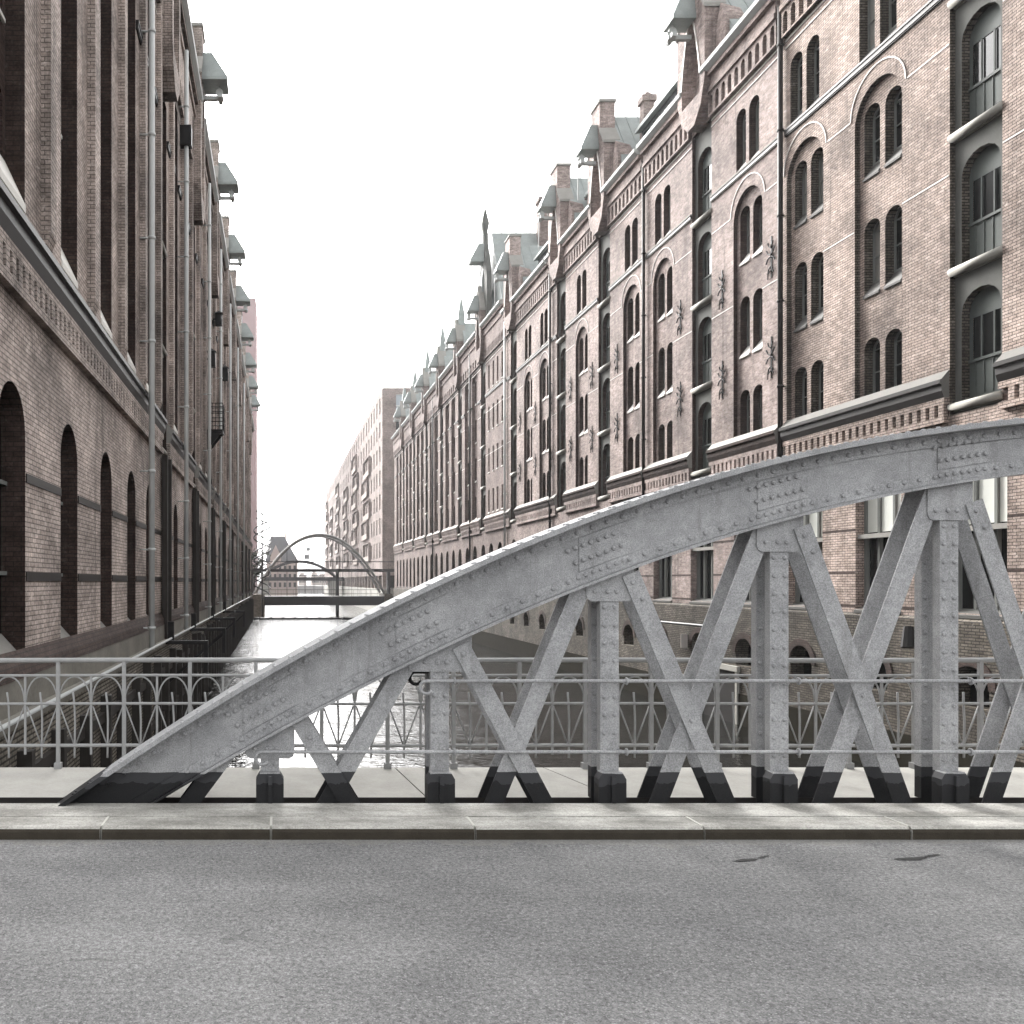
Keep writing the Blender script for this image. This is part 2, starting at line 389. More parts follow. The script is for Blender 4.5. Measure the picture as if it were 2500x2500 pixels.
def ribbon(name, f0, f1, d0, d1, mat='steel', s_list=None, label=None):
    """a curved plate between two image-height curves, from depth d0 to d1"""
    mb = MB(); L = s_list or ss; n = len(L); i = 0
    for s in L:
        a, b = f0(s), f1(s)
        mb.v += [tuple(W(s, a, d0)), tuple(W(s, b, d0)), tuple(W(s, b, d1)), tuple(W(s, a, d1))]
    for k in range(n - 1):
        for q in range(4):
            r = (q + 1) % 4; mb.f.append((k * 4 + q, k * 4 + r, k * 4 + 4 + r, k * 4 + 4 + q)); mb.m.append(0)
    mb.f.append((0, 1, 2, 3)); mb.f.append(tuple(4 * (n - 1) + q for q in (3, 2, 1, 0))); mb.m += [0, 0]
    return mb.build(name, mat, truss, label=label)
RD = .187                                   # spacing of the two plate planes
ribbon('arch_web', lambda s: ytop(s) + 10, lambda s: ybot(s) - 6, D0, D0 + .02, label='front web plate of the arched girder')
ribbon('arch_web', lambda s: ytop(s) + 10, lambda s: ybot(s) - 6, D0 + RD, D0 + RD + .02, label='rear web plate of the arched girder')
ribbon('top_flange', lambda s: ytop(s), lambda s: ytop(s) + 13, D0 - .15, D0 + RD + .10)
ribbon('top_angle', lambda s: ytop(s) + 13.6, lambda s: ytop(s) + 43, D0 - .014, D0 - .001)
ribbon('bottom_flange', lambda s: ybot(s) - 7, lambda s: ybot(s), D0 - .06, D0 + RD + .07)
ribbon('bottom_angle', lambda s: ybot(s) - 38, lambda s: ybot(s) - 7.6, D0 - .012, D0 - .001)

rv = MB()
for k in range(8):
    t0, t1 = 2 * math.pi * k / 8, 2 * math.pi * (k + 1) / 8; r = .0175
    for (a0, h0), (a1, h1) in (((1., 0.), (.8, .6)), ((.8, .6), (0., .85))):
        q = [(r * a0 * math.cos(t0), -r * h0, r * a0 * math.sin(t0)), (r * a0 * math.cos(t1), -r * h0, r * a0 * math.sin(t1)),
             (r * a1 * math.cos(t1), -r * h1, r * a1 * math.sin(t1)), (r * a1 * math.cos(t0), -r * h1, r * a1 * math.sin(t0))]
        rv.face(q if a1 else q[:3])
rvm = rv.mesh('rivet', 'steel', True)
rivets = []                                 # (position, priority)
def slope(f, s): return (f(s + 5) - f(s - 5)) / 10
def offs(f, s, d):                          # a point d pixels off the curve, along its normal
    m = slope(f, s); c = 1 / math.sqrt(1 + m * m); return s + d * m * c * -1, f(s) + d * c
groups = [658, 1029, 1475, 1911, 2350, 2790]; groups += [2 * APEX - g for g in groups]
s = 470.
while s < S1 - 350:
    if min(abs(s - g) for g in groups) > 62:
        a, b = offs(ybot, s, -24); rivets.append((W(a, b, D0 - .013), 0))
    s += 37
s = 250.
while s < S1 - 130:
    a, b = offs(ytop, s, 29); rivets.append((W(a, b, D0 - .015), 2)); s += 37
for g in groups:
    L = [g - 62 + 124 * k / 8 for k in range(9)]
    ribbon('splice_plate', lambda s: ytop(s) + 46, lambda s: ybot(s) - 41, D0 - .007, D0 - .001, s_list=L)
    for row, off in enumerate((-26, -62, -96)):
        for k in range(7):
            a, b = offs(ybot, g - 55 + 110 * k / 6 + (7 if row % 2 else 0), off)
            rivets.append((W(a, b, D0 - .0125), 0))
posts = [659 + 415.3 * k for k in range(13)]
for k, P in enumerate(posts):
    gy = [1852, 1640, 1468, 1347, 1270, 1225, 1205][min(k, 12 - k)]   # lower edge of the gusset plate
    for d, front in ((D0 + .024, True), (D0 + RD + .024, False)):
        mb = MB(); p0 = W(P - 22.5, 2010); p1 = W(P + 22.5, gy - 34)
        mb.box(p0.x, p1.x, d - .012, d, p0.z, p1.z)
        mb.box(p0.x, p0.x + .012, d, d + .06, p0.z, p1.z); mb.box(p1.x - .012, p1.x, d, d + .06, p0.z, p1.z)
        po = mb.build('post', 'steel', truss, label='front post plate of the truss' if front else 'rear post plate of the truss')
        if front:
            mb = MB(); c = W(P, 1955); h = .2
            def shoe(p, t): return (c.x + p[0], t, KERB + p[1])
            prof = [(-.098, -.25), (.098, -.25), (.098, .165), (.068, .215), (-.068, .215), (-.098, .165)]
            mb.prism(prof, shoe, D0 - .05, D0 + .05)
            mb.box(c.x - .004 - .008, c.x - .004 + .022, D0 - .075, D0 - .051, KERB - .25, KERB + .19)
            mb.build('post_shoe', 'steel', po)
        y = gy + 14; q = 0
        while y < 1870:
            off = 13
            for sx in (-off, off):
                v = W(P + sx, y, d - .0125)
                rivets.append((v, 1 if front else 3))
            y += 44
        if not front:
            pass
    # gusset with rounded lower corners, behind the diagonals and before the post
    half = [60, 78, 58, 57, 55, 55, 55][min(k, 12 - k)]
    lo = gy
    pts = [(P - half, lo - 14), (P - half + 4, lo - 5), (P - half + 13, lo), (P + half - 13, lo), (P + half - 4, lo - 5), (P + half, lo - 14), (P + half, ybot(P + half) - 12), (P - half, ybot(P - half) - 12)]
    if k == 12:
        pts = [(2 * APEX - p[0], p[1]) for p in first]
    elif ybot(P - half) > lo - 16:
        x = P - half
        while ybot(x) > lo - 6 and x < P: x += 2
        pts = [(x, lo), (P + half - 13, lo), (P + half - 4, lo - 5), (P + half, lo - 14), (P + half, ybot(P + half) - 12), (x, ybot(x) - 12)]
    if k == 0: first = pts
    mb = MB(); mb.prism(pts, lambda p, t: W(p[0], p[1], t), D0 + .001, D0 + .0105); mb.build('gusset_plate', 'steel', truss)
    for sx in (-36, -6, 16):
        rivets.append((W(P + sx, lo - 24, D0), 1))

def bar(s0, y0, s1, y1, wpx, d, thick, label=None):
    a, b = Vector((s0, y0)), Vector((s1, y1)); n = (b - a).normalized(); n = Vector((-n.y, n.x)) * wpx / 2
    loop = [a - n, a + n, b + n, b - n]
    mb = MB(); mb.prism([(p.x, p.y) for p in loop], lambda p, t: W(p[0], p[1], t), d, d + thick)
    e = 5 / wpx
    return mb.build('diagonal_brace', 'steel', truss, label=label)
# (bottom s at y 1960, top s, top y)
dg_a = [(852, 712, 1738), (1327, 1118, 1575), (1772, 1534, 1400), (2201, 1953, 1285), (2620, 2372, 1225), (3036, 2790, 1195)]
dg_b = [(463, 566, 1822), (800, 1006, 1600), (1208, 1408, 1468), (1610, 1836, 1368), (2010, 2278, 1215), (2425, 2690, 1180), (2845, 3105, 1160)]
ma = [(2 * APEX - a, 2 * APEX - b, y) for a, b, y in dg_a]; mb_ = [(2 * APEX - a, 2 * APEX - b, y) for a, b, y in dg_b]
dg_a = dg_a + mb_[::-1]; dg_b = dg_b + ma[::-1]
for (sb, st, yt) in dg_a:
    m = (st - sb) / (yt - 1960)
    for d, t in ((D0 - .014, .012), (D0 + RD + .002, .012)):
        bar(sb + m * 70, 2030, st + m * 10, yt, 43, d, t)
    rivets.append((W(st + m * 22, yt + 22, D0 - .015), 1)); rivets.append((W(st + m * 62 + 6, yt + 62, D0 - .015), 1))
for (sb, st, yt) in dg_b:
    m = (st - sb) / (yt - 1960)
    for d, t in ((D0 + .0125, .012), (D0 + RD + .024, .012)):
        y2 = yt
        while y2 > ybot(st + m * (y2 - yt)) - 30: y2 -= 4
        bar(sb + m * 70, 2030, st + m * (y2 - yt), y2, 44, d, t)
for (sb, st, yt), (sb2, st2, yt2) in zip(dg_a[1:6], dg_b[2:7]):
    m1, m2 = (st - sb) / (yt - 1960), (st2 - sb2) / (yt2 - 1960)
    y = 1960 + (sb2 - sb) / (m1 - m2)
    rivets.append((W(sb + m1 * (y - 1960), y, D0 - .015), 0))
rivets = [(v, p if v.x < 5.5 else 9) for v, p in rivets]
rivets.sort(key=lambda r: r[1])
for v, p in rivets[:285]: place('rivet', rvm, truss, v)
mb = MB()
for v, p in rivets[285:]:
    i = len(mb.v); mb.v += [tuple(Vector(c) + v) for c in rv.v]; mb.f += [tuple(i + q for q in f) for f in rv.f]; mb.m += [0] * len(rv.f)
s = 190.
while s < S1 - 70:
    for dd in (-.12, -.04):
        v = W(s, ytop(s) + .5, D0 + dd); i = len(mb.v)
        mb.v += [(c[0] + v.x, c[2] + v.y, -c[1] * .8 + v.z) for c in rv.v]; mb.f += [tuple(i + q for q in f) for f in rv.f]; mb.m += [0] * len(rv.f)
    s += 37
o = mb.build('rivet', 'steel', truss, True); o['kind'] = 'stuff'
# guard rods with hooked ends
for y, s0 in ((1660, 1037), (1831, 640)):
    z = W(0, y).z; x0 = W(s0, y).x; d = D0 - .075
    pts = [((2 * APEX - 680 - 640) * D0 / FPX - .6, d, z), (x0, d, z)]
    for k in range(1, 13):
        t = math.pi * 1.35 * k / 12; pts.append((x0 - .045 * math.sin(t), d, z - .045 + .045 * math.cos(t)))
    mb = MB(); mb.path(pts, .0125, 8); ro = mb.build('guard_rod', 'steel', truss, True)
    for P in posts:
        if P - 22 < s0: continue
        mb = MB(); c = W(P + 30, y); loop = [(c.x, d + .022 * math.cos(t), z + .022 * math.sin(t)) for t in (2 * math.pi * q / 10 for q in range(11))]
        mb.path(loop, .007, 5); mb.tube((c.x, d + .02, z), (c.x - .03, D0 + .01, z), .007, 5); mb.build('rod_clip', 'steel', ro, True)
mb = MB(); z = W(0, 1645).z; x0 = W(1022, 1645).x; d = D0 + RD - .05
pts = [(x0 + .22, d, z), (x0, d, z)] + [(x0 - .045 * math.sin(t), d, z - .045 + .045 * math.cos(t)) for t in (math.pi * 1.35 * k / 12 for k in range(1, 13))]
mb.path(pts, .013, 8); mb.build('hook', 'iron_black', truss, True)

# ------------------------------------------------------------------ railing on the far side of the footpath
RY = 7.72
def RZ(y): return (1420 - y) * RY / FPX
rail = thing('bridge_railing', 'thin wrought iron footpath railing with hooped arches and spikes', 'railing', (2, RY, PZ))
step = 80.4 * RY / FPX; rx0 = (303 - 680) * RY / FPX
kmin, kmax = -9, 66
xa, xb = rx0 + kmin * step, rx0 + kmax * step
for y, r in ((1612, .021), (1649, .012), (1718, .012), (1820, .015)):
    mb = MB()
    sag = lambda x: -.002 * math.sin(x * 1.7)
    mb.path([(xa + (xb - xa) * q / 60, RY, RZ(y) + sag(xa + (xb - xa) * q / 60)) for q in range(61)], r, 8)
    mb.build('top_rail' if y == 1612 else 'rail', 'rail', rail, True)
up = MB(); up.box(-.011, .011, -.011, .011, RZ(1718), RZ(1612))
upm = up.mesh('baluster', 'rail')
pm = MB(); pm.box(-.016, .016, -.016, .016, PZ, RZ(1612)); pm.box(-.03, .03, -.03, .03, PZ, PZ + .05); pmm = pm.mesh('railing_post', 'rail')
lg = MB(); lg.box(-.009, .009, -.009, .009, PZ + .12, RZ(1649)); lgm = lg.mesh('baluster', 'rail')
hp = MB(); hp.path([(step / 2 - step * .47 * math.cos(t), 0, RZ(1712) + (RZ(1652) - RZ(1712)) * math.sin(t)) for t in (math.pi * q / 14 for q in range(15))], .0075, 5); hpm = hp.mesh('hoop', 'rail', True)
sk = MB(); sk.path([(step / 2, 0, RZ(1850)), (step / 2, 0, RZ(1835)), (step / 2 + .004, 0, RZ(1760)), (step / 2 - .003, 0, RZ(1715)), (step / 2 - .012, -.01, RZ(1690))], .0095, 5); skm = sk.mesh('spike', 'rail', True)
vm = MB()
for sgn in (-1, 1): vm.path([(step / 2 + sgn * step * .46, .006, RZ(1724)), (step / 2 + sgn * .008, .006, RZ(1817))], .007, 5)
vmm = vm.mesh('brace', 'rail', True)
for k in range(kmin, kmax):
    x = rx0 + k * step
    place('railing_post' if k % 2 == 0 else 'baluster', pmm if k % 2 == 0 else lgm, rail, (x, RY, 0))
    place('hoop', hpm, rail, (x, RY, 0)); place('spike', skm, rail, (x, RY, 0)); place('brace', vmm, rail, (x, RY, 0))

# ------------------------------------------------------------------ warehouses
RX, LX = 17.2, 3.9
class Fac:
    def __init__(s, side, x): s.side, s.x = side, x
    def __call__(s, u, w, v): return (s.side * (s.x + w), u, v)

_wc = {}
def window_meshes(side, w, h, rise, cols, rows, frame, detail):
    key = (side, w, h, rise, cols, rows, frame, detail)
    if key in _wc: return _wc[key]
    fn = lambda p, d: (side * d, p[0], p[1])
    out = arch(0, w + .02, -.01, h - rise, rise + .01, 8); inn = arch(0, w - .11, .055, h - rise, max(rise - .055, .02), 8)
    mb = MB(); mb.tess([out, inn], lambda p: fn(p, 0)); mb.prism(inn, fn, 0, .05, caps=False)
    for c in range(1, cols):
        u = -w / 2 + w * c / cols; mb.box(*sorted((side * -.002, side * .03)), u - .016, u + .016, .05, h - rise * (.35 if cols == 2 else .6))
    for r in range(1, rows):
        v = (h - rise) * r / (rows - 1) if rows > 1 else h; mb.box(*sorted((side * -.004, side * .028)), -w / 2 + .05, w / 2 - .05, v - .014, v + .014)
    fm = mb.mesh('window', [frame])
    mp = MB(); mp.tess([arch(0, w, 0, h - rise, rise, 8)], lambda p: fn(p, .045)); pm_ = mp.mesh('pane', 'glass')
    _wc[key] = (fm, pm_); return _wc[key]
_sc = {}
def sill_mesh(side, w, depth, drop, mat):
    key = (side, w, depth, drop, mat)
    if key not in _sc:
        mb = MB(); loop = [(depth, .0), (-.05, -drop), (-.05, -drop - .06), (depth, -drop - .06)]
        mb.prism(loop, lambda p, t: (side * p[0], t, p[1]), -w / 2 + .002, w / 2 - .002); _sc[key] = mb.mesh('sill', mat)
    return _sc[key]

def reveal(mb, loop, F, w0, w1, mi=0, skip_bottom=False):
    mb.prism(loop, lambda p, t: F(p[0], t, p[1]), w0, w1, mi, caps=False)

class Warehouse:
    def __init__(s, label, side, x, u0, u1, bays, mats, eave, sill='sill_pale', rows=((15.7, 1.85), (12.3, 1.65), (8.83, 1.77), (5.5, 1.63)),
                 ledge=5.45, far=70, gables=True, obottom=18.4, ground='shop', spire=False, base=-1.0, cat='warehouse', gaps=()):
        s.gaps = gaps
        s.F = Fac(side, x); s.side, s.x = side, x; s.u0, s.u1 = u0, u1; s.eave = eave; s.mats = mats
        s.root = thing('brick_warehouse', label, cat, (side * x, (u0 + u1) / 2, WATER))
        s.sill = sill; s.rows = rows; s.ledge = ledge; s.far = far; s.base = base; s.ground = ground
        s.obottom = obottom; s.spire = spire
        cs = [b[1] for b in bays]
        ed = [u0] + [(a + b) / 2 for a, b in zip(cs[:-1], cs[1:])] + [u1]
        s.edges = ed; s.bays = bays
        wall = MB(); plinth = MB()
        for (kind, uc), a, b in zip(bays, ed[:-1], ed[1:]):
            s.bay(wall, plinth, kind, uc, a, b)
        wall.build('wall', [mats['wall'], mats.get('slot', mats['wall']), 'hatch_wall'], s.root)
        plinth.build('plinth', mats['plinth'], s.root)
        if side > 0:
            tm = MB(); tm.fbox(s.F, u0, u1, -.16, -.121, WATER - .5, -4.15); tm.build('tide_band', 'tide', s.root)
        s.trim(); s.roof()
    def part(s, mb, name, mat, smooth=False, parent=None, label=None): return mb.build(name, mat, parent or s.root, smooth, label)
    def win(s, uc, w, v, h, rise, depth, cols=2, rows=3, sill=None, drop=.42, frame='win_frame'):
        near = uc < s.far
        fm, pm_ = window_meshes(s.side, w, h, rise, cols, rows if near else 2, frame, near)
        loc = s.F(uc, depth, v)
        o = place('window', fm, s.root, loc); pn_ = place('pane', pm_, o, loc)
        if s.side > 0 and random.random() < .16:
            pn_.material_slots[0].link = 'OBJECT'; pn_.material_slots[0].material = M['blind_dim']
        if sill: place('sill', sill_mesh(s.side, w, depth - sill[0] + .02, drop, sill[1]), o, s.F(uc, sill[0], v))
    def bay(s, wall, plinth, kind, uc, a, b):
        F, base, eave = s.F, s.base, s.eave
        f0 = lambda w: (lambda p: F(p[0], w, p[1]))
        holes = []
        # ---- ground floor opening
        if kind != 'blank':
            if s.ground == 'shop' and uc < 46: gl = rect(uc - .98, uc + .98, -.8, 3.35)
            elif s.ground == 'tall': gl = arch(uc, 1.35, -1.25, 2.25, .68)
            else: gl = arch(uc, 1.5, -.7, 2.35, .75)
            if s.ground == 'tall' and kind == 'hatch': gl = None
            if gl:
                gl = [p for p in gl]; holes.append(gl); reveal(wall, gl, F, 0, .38, 1 if s.ground != 'shop' else 0)
                s.groundwin(uc, gl)
        # ---- upper floors
        if kind == 'pair':
            off, ww = .46, .70
            v3, h3 = s.rows[1]
            rec = arch(uc, 2.04, s.ledge - .12, v3 + 1.15, 1.0, 14)
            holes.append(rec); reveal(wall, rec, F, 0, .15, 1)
            inner = []
            for q, (v, h) in enumerate(s.rows):
                for sg in (-1, 1):
                    cu = uc + sg * off; d0 = 0 if q == 0 else .15
                    L = arch(cu, ww, v - .44, v + h - .3, .3, 8)
                    (holes if q == 0 else inner).append(L)
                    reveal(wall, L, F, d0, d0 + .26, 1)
                    s.win(cu, ww, v, h, .3, d0 + .25, sill=(d0, s.sill))
            wall.tess([rec] + inner, f0(.15))
        elif kind == 'slit':
            off, ww = .62, .55
            rec = rect(uc - 1.1, uc + 1.1, s.ledge - .1, s.rows[0][0] + s.rows[0][1] + .5)
            rec = arch(uc, 2.2, s.ledge - .1, s.rows[0][0] + s.rows[0][1] - .2, .8, 10)
            holes.append(rec); reveal(wall, rec, F, 0, .22); inner = []
            for v, h in s.rows:
                for sg in (-1, 1):
                    L = arch(uc + sg * off, ww, v - .3, v + h - .22, .22, 6); inner.append(L); reveal(wall, L, F, .22, .42, 1)
                    s.win(uc + sg * off, ww, v, h, .22, .41, sill=(.22, s.sill), drop=.28)
            wall.tess([rec] + inner, f0(.22))
        elif kind == 'slot':
            ww = 1.0
            rec = arch(uc, ww + .3, s.ledge + .25, s.rows[0][0] + s.rows[0][1] + .2, .4, 10)
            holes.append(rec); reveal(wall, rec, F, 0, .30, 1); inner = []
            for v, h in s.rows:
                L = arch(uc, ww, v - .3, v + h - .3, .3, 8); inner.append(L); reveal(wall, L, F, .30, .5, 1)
                s.win(uc, ww, v, h, .3, .48, sill=(.30, s.sill), drop=.28)
            wall.tess([rec] + inner, f0(.30), 1)  # slot back coloured dark to stand for the recess shade
            mb = MB(); mb.prism([(.30, s.ledge + .9), (-.02, s.ledge + .22), (-.02, s.ledge + .1), (.30, s.ledge + .1)], lambda p, t: F(t, p[0], p[1]), uc - .64, uc + .64); s.part(mb, 'sloped_sill', s.sill)
        elif kind == 'plain':
            for v, h in s.rows:
                for sg in (-1, 1):
                    cu = uc + sg * .75; L = rect(cu - .25, cu + .25, v - .2, v + h); holes.append(L); reveal(wall, L, F, 0, .2)
                    s.win(cu, .5, v, h, .02, .19, sill=(0, s.sill), drop=.18)
        elif kind == 'hatch':
            rec = rect(uc - .84, uc + .84, 4.25, s.obottom + .05)
            holes.append(rec); reveal(wall, rec, F, 0, .14, 1); inner = []
            fl = [4.45, 7.9, 11.33, 14.76]
            if s.obottom < 17: fl = [4.45, 7.9, 11.33]
            for v in fl:
                L = arch(uc, 1.24, v + .16, v + 2.35, .5, 8); inner.append(L); reveal(wall, L, F, .14, .36, 1)
                s.hatch(uc, v)
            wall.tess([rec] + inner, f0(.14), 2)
            s.gable(uc)
        wall.tess([rect(a, b, base, eave)] + holes, f0(0))
        # ---- plinth with cellar arch
        ph = []
        if kind != 'blank' and s.side > 0:
            L = arch(uc, 1.2, -3.1, -2.65, .55); ph.append(L); reveal(plinth, L, F, -.12, .35)
            mb = MB(); mb.tess([L], f0(.34)); s.part(mb, 'cellar_opening', 'glass')
            mb = MB(); o_ = arch(uc, 1.66, -2.65, -2.64, .78, 12)[2:]; i_ = arch(uc, 1.22, -2.65, -2.64, .56, 12)[2:]
            lp = o_ + i_[::-1]
            mb.prism(lp, lambda p, t: F(p[0], t, p[1]), -.155, -.10); s.part(mb, 'arch_ring', 'jamb')
        if s.side > 0 and a < 35 < b:
            pass
        plinth.tess([rect(a, b, WATER - .5, base)] + ph, f0(-.12))
        plinth.face([F(a, -.12, base), F(b, -.12, base), F(b, .02, base + .1), F(a, .02, base + .1)])
    def groundwin(s, uc, gl):
        F = s.F; mb = MB(); u0, u1 = min(p[0] for p in gl), max(p[0] for p in gl); v0, v1 = min(p[1] for p in gl), max(p[1] for p in gl)
        d = .37; shop = s.ground == 'shop' and uc < 46
        if shop:
            for u in (u0 + .05, u0 + (u1 - u0) / 3, u0 + (u1 - u0) * 2 / 3, u1 - .05): mb.fbox(F, u - .045, u + .045, d - .12, d - .01, v0 + .02, v1 - .02)
            mb.fbox(F, u0 + .01, u1 - .01, d - .13, d - .01, v1 - .1, v1 - .01); mb.fbox(F, u0 + .01, u1 - .01, d - .13, d - .01, v0 + .01, v0 + .1)
        else:
            mb.fbox(F, uc - .04, uc + .04, d - .1, d - .01, v0 + .02, v1 - .1)
            for q in (.33, .66): mb.fbox(F, u0, u1, d - .09, d - .01, v0 + (v1 - v0) * q - .03, v0 + (v1 - v0) * q + .03)
        o = s.part(mb, 'ground_window', 'win_frame')
        mb = MB(); mb.tess([gl], lambda p: F(p[0], d, p[1])); mb.build('pane', 'glass', o)
        if shop:
            mb = MB(); mb.fbox(F, u0 + .003, u1 - .003, .06, d - .14, 1.27, 1.40); mb.build('transom', 'ledge_pale', o)
            if uc < 32:
                mb = MB()
                for q in range(3):
                    a = u0 + (u1 - u0) * q / 3 + .06; mb.fbox(F, a, a + (u1 - u0) / 3 - .12, d - .06, d - .045, 1.45, v1 - .12)
                mb.build('blind', 'shutter', o)
        mb = MB(); loop = [(d, v0 + .12), (-.06, v0 - .04), (-.06, v0 - .12), (d, v0 - .12)]
        if s.ground == 'tall': loop = [(d, v0 + .45), (-.08, v0 - .04), (-.08, v0 - .12), (d, v0 - .12)]
        mb.prism(loop, lambda p, t: F(t, p[0], p[1]), u0 + .003, u1 - .003); mb.build('sill', 'sill_slate' if s.side > 0 else 'ledge_pale', o)
    def hatch(s, uc, v):
        F = s.F; mb = MB(); d = .34
        L = arch(uc, 1.26, v + .15, v + 2.35, .5, 8)
        mb.tess([L, rect(uc - .5, uc + .5, v + 1.15, v + 2.2)], lambda p: F(p[0], d, p[1]))
        for q in (-.2, .2): mb.fbox(F, uc + q - .02, uc + q + .02, d - .03, d - .002, v + 1.15, v + 2.2)
        for q in (-.42, -.14, .14, .42): mb.fbox(F, uc + q - .015, uc + q + .015, d - .02, d - .001, v + .25, v + 1.08)
        mb.fbox(F, uc - .6, uc + .6, d - .05, d - .003, v + 1.08, v + 1.15)
        o = s.part(mb, 'loading_door', 'door_green')
        mb = MB(); mb.fbox(F, uc - .51, uc + .51, d + .02, d + .03, v + 1.1, v + 2.25); mb.build('pane', 'glass', o)
        mb = MB(); p0, p1 = F(uc - .83, .02, v), F(uc + .83, .02, v); mb.tube(p0, p1, .105 if s.side > 0 else .07, 10); mb.build('threshold_roller', 'concrete', o, True)
        mb = MB(); mb.fbox(F, uc - .83, uc + .83, .09, .138, v - .12, v + .10); mb.build('threshold', 'concrete', o)
    def gable(s, uc):
        F = s.F; ob = s.obottom; P = -.45
        far = uc > s.far
        mb = MB()
        hw = 1.2; top = 25.0 if not s.spire else 23.6
        prof = [(-.30, ob), (.30, ob), (.86, ob + .55), (hw, ob + 1.5), (hw, 22.6), (.62, 23.5), (.62, top), (-.62, top), (-.62, 23.5), (-hw, 22.6), (-hw, ob + 1.5), (-.86, ob + .55)]
        if s.spire: prof = [(-.3, ob), (.3, ob), (.8, ob + .6), (1.0, ob + 1.5), (1.0, 22.6), (0, 24.6), (-1.0, 22.6), (-1.0, ob + 1.5), (-.8, ob + .6)]
        prof = [(uc + a, b) for a, b in prof]
        niche = arch(uc, 1.56 if not s.spire else 1.3, ob + 1.1, 20.3, 2.5, 16, True)
        f_ = lambda p: F(p[0], P, p[1])
        mb.tess([prof, niche], f_); reveal(mb, prof, F, P, .34); reveal(mb, niche, F, P, .10)
        mb.tess([niche], lambda p: F(p[0], .099, p[1])); mb.tess([prof], lambda p: F(p[0], .339, p[1]))
        g = s.part(mb, 'winch_gable', s.mats['wall'])
        # pale coping on the shoulders
        mb = MB()
        if not s.spire:
            for sg in (-1, 1):
                loop = [(uc + sg * .62, 23.502), (uc + sg * 1.26, 22.60), (uc + sg * 1.26, 22.75), (uc + sg * .62, 23.67)]
                mb.prism(loop, lambda p, t: F(p[0], t, p[1]), P - .05, .38); mb.build('coping', 'ledge_pale', g); mb = MB()
            mb.fbox(F, uc - .70, uc + .70, P - .06, .39, top + .002, top + .14)
        else:
            for sg in (-1, 1):
                loop = [(uc, 24.6), (uc + sg * 1.06, 22.5), (uc + sg * 1.06, 22.7), (uc, 24.85)]
                mb.prism(loop, lambda p, t: F(p[0], t, p[1]), P - .05, .38); mb.build('coping', 'ledge_pale', g); mb = MB()
        if mb.f: mb.build('coping', 'ledge_pale', g)
        mb = MB(); ring = arch(uc, 1.76 if not s.spire else 1.5, ob + 1.1, 20.3, 2.72, 16, True)[2:]
        inr = arch(uc, 1.58 if not s.spire else 1.32, ob + 1.1, 20.3, 2.52, 16, True)[2:]
        mb.prism(ring + inr[::-1], lambda p, t: F(p[0], t, p[1]), P - .03, P + .02); mb.build('arch_trim', 'band_white', g)
        # copper hood over the winch, beam and pulley beneath
        hv = 22.75
        mb = MB(); hx = 1.15 if s.side < 0 else .92; hy = .66 if s.side < 0 else .5; e0 = [(-hy, P - hx), (hy, P - hx), (hy, P - .002), (-hy, P - .002)]; e1 = [(-hy * .5, P - hx * .38), (hy * .5, P - hx * .38), (hy * .5, P - .003), (-hy * .5, P - .003)]
        rings = [[F(uc + a, b, hv - .14) for a, b in e0], [F(uc + a, b, hv) for a, b in e0], [F(uc + a, b, hv + 1.25) for a, b in e1]]
        i = 0
        for r_ in rings: mb.v += r_
        for k in range(2):
            for q in range(4): mb.f.append((4 * k + q, 4 * k + (q + 1) % 4, 4 * k + 4 + (q + 1) % 4, 4 * k + 4 + q)); mb.m.append(0)
        mb.f += [(3, 2, 1, 0), (8, 9, 10, 11)]; mb.m += [0, 0]
        mb.build('winch_hood', 'copper', g)
        mb = MB(); mb.fbox(F, uc - .10, uc + .10, P - .95, P - .003, hv - .75, hv - .58); mb.fbox(F, uc - .35, uc + .35, P - .9, P - .7, hv - .77, hv - .6)
        mb.tube(F(uc - .07, P - .75, hv - .40), F(uc + .07, P - .75, hv - .40), .16, 12); mb.fbox(F, uc - .03, uc + .03, P - .79, P - .71, hv - .4, hv - .145)
        mb.build('hoist_beam', 'gutter', g)
        if not far and s.side > 0:
            mb = MB(); mb.tube(F(uc, P - .93, hv - .4), F(uc, P - .93, hv - 2.6), .03, 5); mb.build('hoist_rope', 'gutter', g)
        # copper saddle roof running back from the gable, standing seams
        rz = 24.55 if not s.spire else 24.5; hw2 = 2.5
        mb = MB()
        for sg in (-1, 1):
            a = [F(uc, .12, rz), F(uc + sg * hw2, .12, 20.9), F(uc + sg * hw2, 9, 20.9), F(uc, 9, rz)]
            mb.face(a)
            for k in range(13):
                w = .5 + .62 * k; t = .04
                mb.face([F(uc, w, rz + .05), F(uc + sg * hw2, w, 20.95), F(uc + sg * hw2, w + t, 20.95), F(uc, w + t, rz + .05)])
                mb.face([F(uc, w, rz + .05), F(uc + sg * hw2, w, 20.95), F(uc + sg * hw2, w, 20.9), F(uc, w, rz)])
        mb.face([F(uc - hw2, .13, 20.9), F(uc + hw2, .13, 20.9), F(uc, .13, rz)])
        mb.build('saddle_roof', 'copper', g)
